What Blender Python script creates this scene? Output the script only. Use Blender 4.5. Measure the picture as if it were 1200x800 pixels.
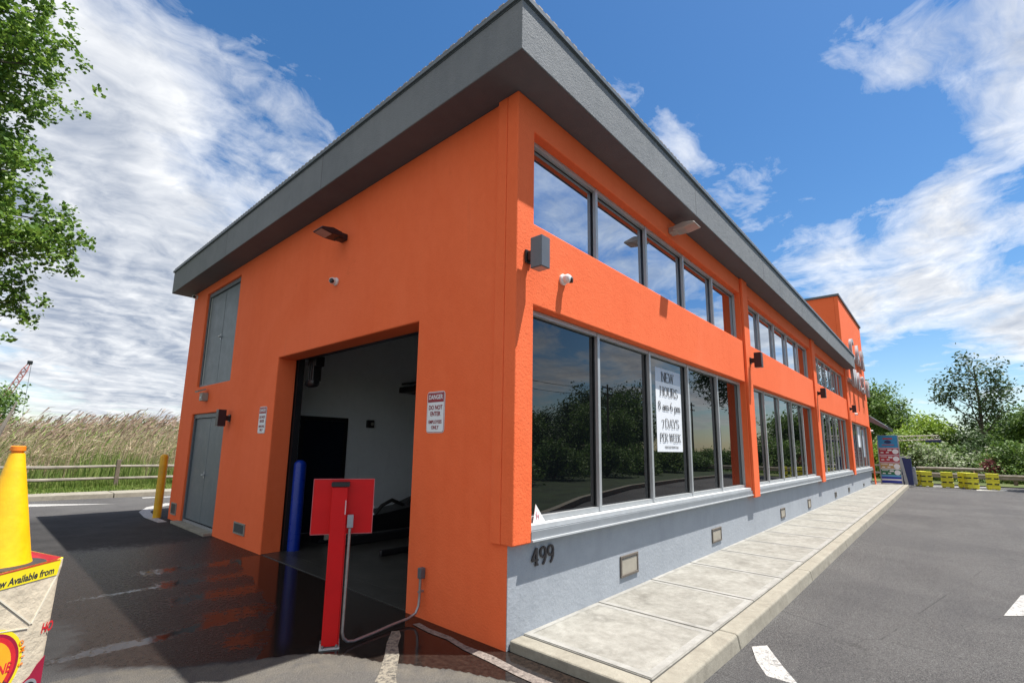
import bpy, bmesh, math, random
import numpy as np
from mathutils import Vector, Matrix, Quaternion

random.seed(7)
rng = np.random.default_rng(11)
scn = bpy.context.scene
for o in list(bpy.data.objects):
    bpy.data.objects.remove(o, do_unlink=True)
col = scn.collection
RAD = math.radians

# ------------------------------------------------------------------ camera
cam_d = bpy.data.cameras.new('camera')
cam = bpy.data.objects.new('camera', cam_d)
col.objects.link(cam)
YAW, PIT, ROL = 0.732999, 0.1622077, 0.01637545
_f = Vector((math.cos(YAW)*math.cos(PIT), math.sin(YAW)*math.cos(PIT), math.sin(PIT)))
_r = _f.cross(Vector((0, 0, 1))).normalized()
_u = _r.cross(_f)
_R = _r*math.cos(ROL) + _u*math.sin(ROL)
_U = -_r*math.sin(ROL) + _u*math.cos(ROL)
M = Matrix((( _R.x, _U.x, -_f.x, -3.0963), (_R.y, _U.y, -_f.y, -2.6995), (_R.z, _U.z, -_f.z, 1.6217), (0, 0, 0, 1)))
cam.matrix_world = M
cam_d.sensor_fit = 'HORIZONTAL'
cam_d.sensor_width = 36
cam_d.lens = 16.892
cam_d.shift_x = 0.004583
cam_d.shift_y = 0.026667
cam_d.clip_start = 0.05
cam_d.clip_end = 3000
scn.camera = cam

# ------------------------------------------------------------------ exposure
scn.view_settings.view_transform = 'Standard'
scn.view_settings.look = 'None'
scn.view_settings.gamma = 1.0
scn.view_settings.use_curve_mapping = False
scn.view_settings.exposure = 1.0

# ------------------------------------------------------------------ sun
SUN = Vector((0.27, -0.295, 1.0)).normalized()
sd = bpy.data.lights.new('sun', 'SUN')
sd.energy = 4.2
sd.angle = RAD(0.5)
sd.color = (1.0, 0.96, 0.90)
sun = bpy.data.objects.new('sun', sd)
sun.rotation_euler = SUN.to_track_quat('Z', 'Y').to_euler()
sun.location = (10, -20, 40)
col.objects.link(sun)

# ------------------------------------------------------------------ world
world = bpy.data.worlds.new('World')
scn.world = world
world.use_nodes = True
nt = world.node_tree
nt.nodes.clear()
class NT:
    """tiny helper to write node graphs"""
    def __init__(s, nt): s.nt = nt
    def n(s, typ, **kw):
        nd = s.nt.nodes.new(typ)
        for k, v in kw.items():
            if k.startswith('i_'):
                key = k[2:].replace('_', ' ')
                nd.inputs[int(key) if key.isdigit() else key].default_value = v
            else: setattr(nd, k, v)
        return nd
    def l(s, a, b): s.nt.links.new(a, b)
    def val(s, x, sock):
        if hasattr(x, 'is_output') or hasattr(x, 'links'): s.l(x, sock)
        else: sock.default_value = x
    def m(s, op, a, b=0.0, c=None, clamp=False):
        nd = s.n('ShaderNodeMath', operation=op, use_clamp=clamp)
        s.val(a, nd.inputs[0]); s.val(b, nd.inputs[1])
        if c is not None: s.val(c, nd.inputs[2])
        return nd.outputs[0]
    def vm(s, op, a, b=(0, 0, 0), out=0):
        nd = s.n('ShaderNodeVectorMath', operation=op)
        s.val(a, nd.inputs[0]); s.val(b, nd.inputs[1])
        return nd.outputs[out]
    def noise(s, vec, scale, detail=5, rough=.55, dist=0.0):
        nd = s.n('ShaderNodeTexNoise')
        if vec is not None: s.l(vec, nd.inputs['Vector'])
        nd.inputs['Scale'].default_value = scale
        nd.inputs['Detail'].default_value = detail
        nd.inputs['Roughness'].default_value = rough
        nd.inputs['Distortion'].default_value = dist
        return nd.outputs['Fac']
    def mr(s, v, a, b, c=0.0, d=1.0, smooth=False):
        nd = s.n('ShaderNodeMapRange')
        if smooth: nd.interpolation_type = 'SMOOTHSTEP'
        s.val(v, nd.inputs[0])
        for i, q in enumerate((a, b, c, d)): nd.inputs[i+1].default_value = q
        return nd.outputs[0]
    def mix(s, f, a, b):
        nd = s.n('ShaderNodeMix', data_type='RGBA')
        s.val(f, nd.inputs[0]); s.val(a, nd.inputs[6]); s.val(b, nd.inputs[7])
        return nd.outputs[2]

w = NT(nt)
sky = w.n('ShaderNodeTexSky', sky_type='NISHITA', sun_disc=False)
sky.sun_elevation = math.asin(SUN.z)
sky.sun_rotation = math.atan2(SUN.x, SUN.y)
sky.air_density = 1.0; sky.dust_density = 0.35; sky.ozone_density = 2.2
hs = w.n('ShaderNodeHueSaturation')
hs.inputs['Saturation'].default_value = 1.28
hs.inputs['Value'].default_value = 0.86
w.l(sky.outputs[0], hs.inputs['Color'])
tc = w.n('ShaderNodeTexCoord')
d = tc.outputs['Generated']
sx = w.n('ShaderNodeSeparateXYZ'); w.l(d, sx.inputs[0])
den = w.m('ADD', w.m('MAXIMUM', sx.outputs[2], 0.0), 0.16)
cb = w.n('ShaderNodeCombineXYZ')
w.l(w.m('DIVIDE', sx.outputs[0], den), cb.inputs[0])
w.l(w.m('DIVIDE', sx.outputs[1], den), cb.inputs[1])
p = cb.outputs[0]
wd = w.n('ShaderNodeTexNoise'); w.l(p, wd.inputs['Vector']); wd.inputs['Scale'].default_value = 1.6; wd.inputs['Detail'].default_value = 4
warp = w.vm('ADD', p, w.vm('MULTIPLY', w.vm('SUBTRACT', wd.outputs['Color'], (.5, .5, .5)), (.45, .45, 0)))
def mapped(v, rot, sc, loc=(0, 0, 0)):
    mp = w.n('ShaderNodeMapping'); w.l(v, mp.inputs[0]); mp.inputs['Rotation'].default_value = (0, 0, RAD(rot)); mp.inputs['Scale'].default_value = sc; mp.inputs['Location'].default_value = loc
    return mp.outputs[0]
n1 = w.noise(warp, 2.1, 12, .62, .0)
n1s = w.noise(w.vm('ADD', warp, (.035, -.040, 0)), 2.1, 6, .60, .0)
n2 = w.noise(mapped(warp, 35, (.8, 2.2, 1)), 2.2, 10, .66, .15)
n3 = w.noise(warp, 7.5, 9, .68, .2)
def dirv(az, el):
    a, e = RAD(az), RAD(el)
    return (math.cos(a)*math.cos(e), math.sin(a)*math.cos(e), math.sin(e))
# banks of cloud: azimuth, elevation, angular radius, strength
BL = [(87, 24, 10, .52), (80, 18, 9, .50), (74, 8, 10, .50), (88, 8, 14, .66), (77, 13, 8, .3), (84, 33, 6, .24), (75, 32, 6, .30), (67, 29, 5, .36), (72, 37, 4, .22), (79, 28, 3, -.22), (90, 36, 8, .30),
      (30, 41, 4, .30), (23, 36, 5, .34), (17, 30, 5, .34), (12, 25, 4, .2), (6, 38, 3, .22), (2, 35, 4, .36), (-1, 28, 3.5, -.30), (-7, 20.5, 2.5, -.22), (2, 23, 2.5, -.2), (-5, 34.5, 5, .36), (-10, 33, 8, .26), (-6, 24, 4.5, .32), (-1, 22, 3, .22),
      (8, 17, 4, .40), (2, 18, 5, .50), (-4, 16, 5, .44), (-8, 13, 5, .34), (-6, 8, 4, .36), (2, 12, 4, .30), (6, 12, 3, .2), (-1, 5.5, 3, .2), (-22, 18, 8, .34),
      (-38, 9, 4, .50), (-29, 9.5, 4, .52), (-21, 8, 6, .46), (-14, 9, 6, .46), (-36, 17.5, 3, .30), (-34, 31, 6, .36), (-24, 25, 5, .34), (-14, 22, 4, .36), (-60, 22, 22, .4), (-20, 38, 9, .4),
      (180, 30, 60, .70), (210, 50, 50, .4), (130, 15, 30, .4)]  # widest bank is out of view, strengthened to fill the shaded side wall
bias = None
for az_, el_, r_, s_ in BL:
    dt = w.vm('DOT_PRODUCT', d, dirv(az_, el_), out=1)
    k = w.mr(dt, math.cos(RAD(r_*1.6)), 1.0, 0.0, s_, smooth=True)
    bias = k if bias is None else w.m('ADD', bias, k)
nn = w.m('ADD', w.m('MULTIPLY', n1, .62), w.m('ADD', w.m('MULTIPLY', n2, .23), w.m('MULTIPLY', n3, .15)))
dens = w.m('ADD', w.m('MULTIPLY', w.m('SUBTRACT', nn, .5), 3.7), w.m('SUBTRACT', bias, .42))
cl = w.mr(dens, -.06, .62, 0, .97)
cl = w.m('POWER', cl, .8)
relief = w.m('MULTIPLY', w.m('SUBTRACT', n1, n1s), 3.6)
thick = w.mr(dens, .25, .95, 0, .55)
lit = w.m('SUBTRACT', w.m('ADD', .86, relief), thick, clamp=True)
lit = w.m('ADD', lit, w.m('MULTIPLY', w.m('SUBTRACT', n2, .5), .3), clamp=True)
ccol = w.mix(lit, (0.34, 0.395, 0.50, 1), (0.98, 0.99, 1.0, 1))
bg1 = w.n('ShaderNodeBackground'); w.l(hs.outputs[0], bg1.inputs[0]); bg1.inputs[1].default_value = 0.088
bg2 = w.n('ShaderNodeBackground'); w.l(ccol, bg2.inputs[0]); bg2.inputs[1].default_value = 0.57
mx = w.n('ShaderNodeMixShader'); w.l(cl, mx.inputs[0]); w.l(bg1.outputs[0], mx.inputs[1]); w.l(bg2.outputs[0], mx.inputs[2])
wo = w.n('ShaderNodeOutputWorld'); w.l(mx.outputs[0], wo.inputs[0])

# ------------------------------------------------------------------ materials
def new_mat(name):
    m = bpy.data.materials.new(name); m.use_nodes = True
    t = NT(m.node_tree); b = m.node_tree.nodes['Principled BSDF']
    return m, t, b
def c4(c): return (c[0], c[1], c[2], 1)
def solid(name, c, rough=.5, metal=0., spec=.5, var=.12, vscale=6., bump=0., bscale=80., coat=0.):
    m, t, b = new_mat(name)
    tcn = t.n('ShaderNodeTexCoord')
    nz = t.noise(tcn.outputs['Object'], vscale, 6, .6)
    lo = tuple(x*(1-var) for x in c); hi = tuple(min(1, x*(1+var)) for x in c)
    t.l(t.mix(t.mr(nz, .3, .7), c4(lo), c4(hi)), b.inputs['Base Color'])
    b.inputs['Roughness'].default_value = rough
    rz = t.noise(tcn.outputs['Object'], vscale*3, 4, .6)
    t.l(t.mr(rz, .3, .7, max(0.02, rough*.85), min(1, rough*1.15)), b.inputs['Roughness'])
    b.inputs['Metallic'].default_value = metal
    b.inputs['Specular IOR Level'].default_value = spec
    b.inputs['Coat Weight'].default_value = coat
    if bump:
        bp = t.n('ShaderNodeBump'); bp.inputs['Strength'].default_value = bump; bp.inputs['Distance'].default_value = .01
        t.l(t.noise(tcn.outputs['Object'], bscale, 4, .6), bp.inputs['Height']); t.l(bp.outputs[0], b.inputs['Normal'])
    return m
def stucco(name, c, c2, bump=.5, scale=55., streak=.15, rough=.85):
    m, t, b = new_mat(name)
    tcn = t.n('ShaderNodeTexCoord'); o = tcn.outputs['Object']
    big = t.noise(o, .9, 6, .6); mid = t.noise(o, 7., 5, .6)
    mpn = t.n('ShaderNodeMapping'); t.l(o, mpn.inputs[0]); mpn.inputs['Scale'].default_value = (3, 3, .25)
    st = t.noise(mpn.outputs[0], 2.2, 6, .65)
    f = t.m('ADD', t.m('MULTIPLY', big, .5), t.m('ADD', t.m('MULTIPLY', mid, .3), t.m('MULTIPLY', st, .3)))
    colr = t.mix(t.mr(f, .38, .72), c4(c), c4(c2))
    dk = t.mr(t.noise(o, scale*2.2, 3, .7), .60, .72, 0, .35)
    colr = t.mix(dk, colr, c4(tuple(x*.55 for x in c)))
    drip = t.m('MULTIPLY', t.mr(st, .60, .75, 0, 1, True), streak)
    colr = t.mix(drip, colr, c4(tuple(x*.6+.02 for x in c)))
    fade = t.mr(t.noise(o, .35, 5, .6, 1.2), .42, .66, 0, .22, True)
    colr = t.mix(fade, colr, c4(tuple(min(1, x*1.08+.035) for x in c2)))
    pt = t.mr(t.noise(o, 2.6, 6, .75, 1.5), .62, .70, 0, .16, True)
    colr = t.mix(pt, colr, c4(tuple(x*.72 for x in c)))
    t.l(colr, b.inputs['Base Color'])
    b.inputs['Roughness'].default_value = rough
    b.inputs['Specular IOR Level'].default_value = .3
    v = t.n('ShaderNodeTexVoronoi'); t.l(o, v.inputs['Vector']); v.inputs['Scale'].default_value = scale*.8
    h = t.m('ADD', t.noise(o, scale, 5, .7, .4), t.m('MULTIPLY', v.outputs['Distance'], .35))
    h = t.m('ADD', h, t.m('MULTIPLY', t.noise(o, 9., 3, .5), .8))
    bp = t.n('ShaderNodeBump'); bp.inputs['Strength'].default_value = bump; bp.inputs['Distance'].default_value = .012
    t.l(h, bp.inputs['Height']); t.l(bp.outputs[0], b.inputs['Normal'])
    return m

MT = {}
MT['orange'] = stucco('orange_stucco', (.86, .140, .040), (.93, .170, .054), .36)
MT['bluegrey'] = stucco('blue_grey_stucco', (.29, .315, .345), (.36, .388, .42), .32, 30, .3)
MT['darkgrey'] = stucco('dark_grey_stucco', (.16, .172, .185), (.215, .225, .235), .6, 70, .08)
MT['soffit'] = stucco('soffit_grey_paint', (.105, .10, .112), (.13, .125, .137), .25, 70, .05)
MT['interior'] = stucco('interior_wall_paint', (.70, .76, .78), (.80, .86, .88), .15, 12, .3, .6)
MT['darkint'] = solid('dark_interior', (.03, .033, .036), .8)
MT['alu'] = solid('aluminium_frame', (.44, .455, .46), .42, .35, var=.06)
MT['trimwhite'] = solid('white_trim', (.46, .48, .49), .45, var=.08)
MT['trimgrey'] = solid('grey_trim', (.27, .29, .31), .45, .2, var=.08)
MT['doorgrey'] = solid('grey_door_paint', (.13, .155, .17), .5, var=.08, vscale=2, bump=.05, bscale=12)
MT['framegrey'] = solid('grey_frame_paint', (.10, .12, .135), .45, var=.08)
MT['black'] = solid('black_plastic', (.012, .012, .014), .4)
MT['charcoal'] = solid('charcoal_metal', (.05, .053, .06), .42, .2, var=.08)
MT['charcoal2'] = solid('slate_metal', (.12, .13, .145), .45, .2, var=.08)
MT['bronze'] = solid('light_fixture_bronze', (.035, .025, .03), .4, .3)
MT['lens'] = solid('frosted_lens', (.42, .30, .27), .35)
MT['paleFix'] = solid('pale_fixture', (.42, .38, .34), .4, .3)
MT['white'] = solid('white_plastic', (.75, .75, .74), .35, var=.04)
MT['offwhite'] = solid('aged_white_plastic', (.50, .50, .47), .4, var=.08)
MT['beigegrey'] = solid('weathered_grey_box', (.28, .27, .23), .5)
MT['red'] = solid('gloss_red_paint', (.62, .003, .006), .38, var=.08, vscale=3, spec=.3)
MT['yellow'] = solid('yellow_paint', (.75, .42, .012), .45, var=.16, vscale=5, bump=.1, bscale=30)
MT['coneyellow'] = solid('yellow_cone_plastic', (.85, .47, .005), .42, var=.14, vscale=9, bump=.15, bscale=40)
MT['coneorange'] = solid('orange_cone_plastic', (.80, .22, .01), .45)
MT['rubber'] = solid('black_rubber', (.030, .028, .028), .6, var=.3)
MT['blue'] = solid('blue_post_plastic', (.004, .030, .30), .3, var=.08)
MT['galv'] = solid('galvanised_conduit', (.34, .34, .34), .4, .7, var=.15, vscale=20)
MT['greybox'] = solid('grey_box', (.30, .31, .33), .5, .3)
MT['beige'] = solid('vent_beige', (.36, .33, .27), .6)
MT['brown'] = solid('vent_frame_brown', (.13, .11, .09), .6)
MT['ventdark'] = solid('vent_dark_grey', (.07, .075, .075), .6)
MT['signwhite'] = solid('sign_white', (.72, .74, .76), .4, var=.03)
MT['signred'] = solid('sign_red', (.28, .008, .02), .4)
MT['ink'] = solid('black_ink', (.03, .03, .035), .6)
MT['poster'] = solid('poster_white', (.78, .80, .83), .6, var=.03, vscale=2)
MT['posterTint'] = solid('poster_pale_blue', (.50, .56, .64), .6, var=.03, vscale=2)
MT['numeral'] = solid('dark_numeral', (.06, .055, .06), .4, .5)
MT['letter'] = solid('channel_letter_white', (.32, .32, .34), .4, .1)
MT['wood'] = solid('weathered_wood', (.17, .135, .10), .85, var=.3, vscale=5, bump=.4, bscale=20)
MT['woodgrey'] = solid('grey_timber', (.27, .24, .20), .85, var=.3, vscale=4, bump=.4, bscale=20)
MT['bark'] = solid('bark', (.085, .07, .055), .9, var=.35, vscale=8, bump=.8, bscale=25)
MT['navy'] = solid('navy_plastic', (.010, .022, .11), .4)
MT['silver'] = solid('silver_grey_panel', (.36, .37, .38), .4, .4)
MT['barrier'] = solid('yellow_barrier_plastic', (.62, .60, .03), .5, var=.12)
MT['crane'] = solid('faded_crane_red', (.40, .16, .15), .6)
MT['bag'] = solid('cream_woven_bag', (.60, .53, .40), .62, var=.16, vscale=7, bump=.9, bscale=16)
MT['bagyellow'] = solid('bag_yellow', (.80, .68, .02), .5, var=.07)
MT['bagred'] = solid('bag_red', (.60, .02, .03), .5)
MT['bagamber'] = solid('bag_amber', (.80, .40, .02), .5, var=.12, vscale=9)
MT['bagcrimson'] = solid('bag_crimson', (.30, .01, .04), .5)
MT['fold'] = solid('bag_fold_cream', (.70, .66, .54), .6, var=.1)
MT['paint'] = None
MT['pink'] = solid('faint_pink', (.65, .30, .34), .5)
for nm, cc in dict(mblue=(.02, .25, .50), mred=(.34, .01, .03), mrose=(.42, .04, .05), mtan=(.46, .30, .11), mgreen=(.01, .15, .06), mroyal=(.01, .03, .36), msky=(.10, .36, .62), mpink=(.55, .35, .42)).items():
    MT[nm] = solid('menu_'+nm[1:], cc, .4, var=.15, vscale=14)

def concrete(name, c, c2, scale=3., bump=.3, rough=.85, stain=.4):
    m, t, b = new_mat(name)
    o = t.n('ShaderNodeTexCoord').outputs['Object']
    f = t.m('ADD', t.m('MULTIPLY', t.noise(o, scale, 8, .68, .5), .6), t.m('MULTIPLY', t.noise(o, scale*5, 5, .6), .4))
    cc = t.mix(t.mr(f, .36, .64), c4(c), c4(c2))
    spk = t.mr(t.noise(o, 130, 2, .6), .60, .70, 0, .5)
    cc = t.mix(spk, cc, c4(tuple(x*.6 for x in c)))
    sn = t.mr(t.noise(o, scale*.55, 7, .7, .8), .54, .70, 0, stain, True)
    cc = t.mix(sn, cc, c4(tuple(x*.62 for x in c)))
    t.l(cc, b.inputs['Base Color']); b.inputs['Roughness'].default_value = rough
    b.inputs['Specular IOR Level'].default_value = .3
    bp = t.n('ShaderNodeBump'); bp.inputs['Strength'].default_value = bump; bp.inputs['Distance'].default_value = .006
    t.l(t.m('ADD', t.noise(o, 70, 5, .7), t.m('MULTIPLY', t.noise(o, 12, 4, .6), .8)), bp.inputs['Height']); t.l(bp.outputs[0], b.inputs['Normal'])
    return m
MT['concrete'] = concrete('concrete_slab', (.19, .18, .155), (.33, .32, .285), 2.6, .5, .85, .5)
MT['kerb'] = concrete('kerb_concrete', (.22, .20, .16), (.32, .298, .242), 3.5, .5)
MT['worn'] = concrete('worn_concrete_edge', (.07, .055, .05), (.34, .29, .25), 26, 1.0, .9, .9)
MT['intfloor'] = concrete('interior_wet_floor', (.022, .022, .02), (.06, .058, .052), 2.0, .25, .30)
MT['joint'] = solid('joint_dark', (.05, .048, .042), .9)

def paint_mat():
    m, t, b = new_mat('worn_white_paint')
    o = t.n('ShaderNodeTexCoord').outputs['Object']
    f = t.mr(t.noise(o, 22, 6, .7), .34, .52)
    f2 = t.mr(t.noise(o, 90, 3, .7), .38, .5)
    t.l(t.mix(t.m('MULTIPLY', f, f2), (.16, .155, .15, 1), (.47, .46, .43, 1)), b.inputs['Base Color'])
    b.inputs['Roughness'].default_value = .7
    return m
MT['paint'] = paint_mat()
def paint_worn():
    m, t, b = new_mat('faded_line_paint')
    o = t.n('ShaderNodeTexCoord').outputs['Object']
    f = t.mr(t.noise(o, 30, 6, .75), .40, .56)
    t.l(t.mix(f, (.06, .056, .05, 1), (.25, .225, .175, 1)), b.inputs['Base Color'])
    b.inputs['Roughness'].default_value = .75
    bp = t.n('ShaderNodeBump'); bp.inputs['Strength'].default_value = .5; bp.inputs['Distance'].default_value = .004
    t.l(t.noise(o, 120, 3, .7), bp.inputs['Height']); t.l(bp.outputs[0], b.inputs['Normal'])
    return m
MT['fadedline'] = paint_worn()

def glass_mat(name, base, ior, rough=.0, wav=.0035):
    m, t, b = new_mat(name)
    b.inputs['Base Color'].default_value = c4(base)
    b.inputs['Roughness'].default_value = rough
    b.inputs['IOR'].default_value = ior
    b.inputs['Specular IOR Level'].default_value = .5
    o = t.n('ShaderNodeTexCoord').outputs['Object']
    bp = t.n('ShaderNodeBump'); bp.inputs['Strength'].default_value = .12; bp.inputs['Distance'].default_value = wav
    t.l(t.noise(o, .9, 2, .4), bp.inputs['Height']); t.l(bp.outputs[0], b.inputs['Normal'])
    return m
MT['glasslow'] = glass_mat('tinted_glass', (.003, .004, .005), 1.75)
MT['glasshigh'] = glass_mat('mirror_glass', (.46, .53, .62), 1.5)
MT['glasshigh'].node_tree.nodes['Principled BSDF'].inputs['Metallic'].default_value = 1.0
def cards_mat(name, cs, rough=.6, trans=.25, scale=.8):
    """leaf or blade colours; the shade varies from leaf to leaf"""
    m, t, b = new_mat(name)
    g = t.n('ShaderNodeNewGeometry')
    rnd = g.outputs['Random Per Island']
    o = t.n('ShaderNodeTexCoord').outputs['Object']
    nz = t.noise(o, scale, 4, .6)
    f = t.m('ADD', t.m('MULTIPLY', rnd, .6), t.m('MULTIPLY', nz, .5))
    cr = t.n('ShaderNodeValToRGB'); t.l(f, cr.inputs[0])
    cr.color_ramp.elements[0].position = .15; cr.color_ramp.elements[0].color = c4(cs[0])
    cr.color_ramp.elements[1].position = .85; cr.color_ramp.elements[1].color = c4(cs[-1])
    for i, cc in enumerate(cs[1:-1]):
        e = cr.color_ramp.elements.new(.15+.7*(i+1)/(len(cs)-1)); e.color = c4(cc)
    t.l(cr.outputs[0], b.inputs['Base Color'])
    b.inputs['Roughness'].default_value = rough
    b.inputs['Specular IOR Level'].default_value = .35
    tr = t.n('ShaderNodeBsdfTranslucent'); t.l(cr.outputs[0], tr.inputs[0])
    ms = t.n('ShaderNodeMixShader'); ms.inputs[0].default_value = trans
    out = [x for x in t.nt.nodes if x.type == 'OUTPUT_MATERIAL'][0]
    t.l(b.outputs[0], ms.inputs[1]); t.l(tr.outputs[0], ms.inputs[2]); t.l(ms.outputs[0], out.inputs[0])
    return m
MT['leafNear'] = cards_mat('leaf_bright', [(.045, .10, .018), (.11, .21, .03), (.25, .37, .06)], .4, .4)
MT['leafMid'] = cards_mat('leaf_mid', [(.04, .085, .016), (.085, .16, .028), (.17, .26, .05)])
MT['leafYellow'] = cards_mat('leaf_yellow_green', [(.11, .19, .02), (.20, .31, .035), (.33, .44, .06)])
MT['leafDark'] = cards_mat('leaf_dark', [(.022, .045, .014), (.045, .085, .024), (.08, .13, .04)])
MT['leafPale'] = cards_mat('leaf_pale_blossom', [(.10, .17, .05), (.22, .30, .12), (.50, .52, .40)])
MT['leafRose'] = cards_mat('leaf_rose', [(.22, .05, .05), (.35, .12, .11), (.42, .24, .22)])
MT['reedTan'] = cards_mat('reed_tan', [(.32, .24, .15), (.50, .39, .26), (.62, .52, .37)], .75, .3, .3)
MT['reedGreen'] = cards_mat('reed_green', [(.10, .17, .03), (.18, .26, .06), (.30, .36, .11)], .6, .3, .3)
MT['plume'] = cards_mat('reed_plume', [(.18, .12, .09), (.32, .22, .17), (.46, .34, .25)], .8, .3, .3)
MT['grass'] = cards_mat('grass_blades', [(.07, .14, .02), (.14, .22, .03), (.26, .30, .09)], .7, .3, .5)
def earth_mat():
    m, t, b = new_mat('grassy_earth')
    o = t.n('ShaderNodeTexCoord').outputs['Object']
    f = t.noise(o, .6, 9, .7, .4); g2 = t.noise(o, 14, 6, .7)
    c = t.mix(t.mr(f, .4, .6), (.075, .115, .022, 1), (.17, .17, .06, 1))
    c = t.mix(t.mr(g2, .4, .65), c, (.05, .075, .015, 1))
    t.l(c, b.inputs['Base Color']); b.inputs['Roughness'].default_value = .95
    bp = t.n('ShaderNodeBump'); bp.inputs['Strength'].default_value = .8; bp.inputs['Distance'].default_value = .05
    t.l(g2, bp.inputs['Height']); t.l(bp.outputs[0], b.inputs['Normal'])
    return m
MT['earth'] = earth_mat()

def asphalt_mat():
    m, t, b = new_mat('asphalt')
    o = t.n('ShaderNodeTexCoord').outputs['Object']
    at = t.n('ShaderNodeAttribute', attribute_name='wet'); wet0 = at.outputs['Fac']
    at2 = t.n('ShaderNodeAttribute', attribute_name='pool'); pool0 = at2.outputs['Fac']
    fine = t.noise(o, 160, 3, .75); mid = t.noise(o, 26, 5, .65); big = t.noise(o, .55, 7, .62, .5)
    edge = t.noise(o, 9, 7, .65, .3)
    damp_shade = t.n('ShaderNodeAttribute', attribute_name='damp_shade').outputs['Fac']
    wet = t.mr(t.m('ADD', wet0, t.m('MULTIPLY', t.m('SUBTRACT', edge, .5), .55)), .30, .62, 0, 1, True)
    pool = t.mr(t.m('ADD', pool0, t.m('MULTIPLY', t.m('SUBTRACT', t.noise(o, 17, 7, .72, .4), .5), .9)), .42, .56, 0, 1, True)
    c = t.mix(t.mr(big, .36, .66), (.066, .063, .062, 1), (.100, .097, .094, 1))
    mpn = t.n('ShaderNodeMapping'); t.l(o, mpn.inputs[0]); mpn.inputs['Scale'].default_value = (.12, 1.6, 1)
    trk = t.noise(mpn.outputs[0], 1.4, 5, .6)
    c = t.mix(t.mr(trk, .48, .64, 0, .45), c, (.060, .058, .060, 1))
    grit = t.noise(o, 50, 4, .8)
    c = t.mix(t.mr(fine, .50, .66, 0, .7), c, (.25, .245, .235, 1))
    c = t.mix(t.mr(fine, .50, .34, 0, .8), c, (.016, .016, .018, 1))
    c = t.mix(t.mr(grit, .56, .66, 0, .45), c, (.19, .185, .175, 1))
    c = t.mix(t.mr(grit, .44, .34, 0, .55), c, (.022, .022, .024, 1))
    crk = t.n('ShaderNodeTexVoronoi', feature='DISTANCE_TO_EDGE'); crk.inputs['Scale'].default_value = .22
    t.l(t.vm('ADD', o, t.vm('MULTIPLY', t.vm('SUBTRACT', t.nt.nodes.new('ShaderNodeTexNoise').outputs['Color'], (.5, .5, .5)), (.5, .5, 0))), crk.inputs['Vector'])
    c = t.mix(t.m('MULTIPLY', t.mr(crk.outputs['Distance'], .0014, .0006, 0, .45), t.mr(big, .50, .56)), c, (.012, .012, .012, 1))
    oil = t.mr(t.noise(o, 1.1, 7, .7, .9), .60, .70, 0, .45, True)
    c = t.mix(oil, c, (.040, .038, .037, 1))
    # warm sandy silt left where the water ends
    slt = t.n('ShaderNodeAttribute', attribute_name='silt').outputs['Fac']
    silt = t.m('MULTIPLY', slt, t.mr(t.noise(o, 5.5, 7, .7, .6), .32, .58, .15, .85))
    c = t.mix(silt, c, t.mix(t.mr(fine, .42, .6), (.13, .115, .088, 1), (.26, .235, .19, 1)))
    patch = t.mr(t.noise(o, .30, 2, .4), .56, .60, 0, .25)
    c = t.mix(patch, c, (.052, .051, .053, 1))
    c = t.mix(t.m('MULTIPLY', damp_shade, t.mr(t.noise(o, 2.1, 6, .6), .3, .7, .65, 1.0)), c, t.mix(t.mr(fine, .52, .68), (.028, .027, .027, 1), (.075, .072, .068, 1)))  # darker colour for damp ground and for the building's shade
    cw = t.mix(t.mr(mid, .4, .62), (.013, .010, .009, 1), (.028, .020, .016, 1))
    c2 = t.mix(wet, c, cw)
    t.l(c2, b.inputs['Base Color'])
    rd = t.mr(mid, .3, .7, .72, .92)
    rw = t.mr(mid, .3, .7, .20, .42)
    r1 = t.n('ShaderNodeMix', data_type='FLOAT'); t.l(wet, r1.inputs[0]); t.l(rd, r1.inputs[2]); t.l(rw, r1.inputs[3])
    r2 = t.n('ShaderNodeMix', data_type='FLOAT'); t.l(pool, r2.inputs[0]); t.l(r1.outputs[0], r2.inputs[2]); r2.inputs[3].default_value = .025
    t.l(r2.outputs[0], b.inputs['Roughness'])
    t.l(t.mr(pool, 0, 1, .14, .20), b.inputs['Specular IOR Level'])
    hgt = t.m('ADD', t.m('MULTIPLY', fine, .6), t.m('ADD', t.m('MULTIPLY', mid, .8), t.m('MULTIPLY', grit, .8)))
    s = t.m('SUBTRACT', 1.0, t.m('MULTIPLY', wet, .30))
    s = t.m('MULTIPLY', s, t.m('SUBTRACT', 1.0, t.m('MULTIPLY', pool, .965)))
    bp = t.n('ShaderNodeBump'); bp.inputs['Distance'].default_value = .012
    t.l(t.m('MULTIPLY', s, .9), bp.inputs['Strength'])
    t.l(hgt, bp.inputs['Height']); t.l(bp.outputs[0], b.inputs['Normal'])
    return m
MT['asphalt'] = asphalt_mat()

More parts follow.
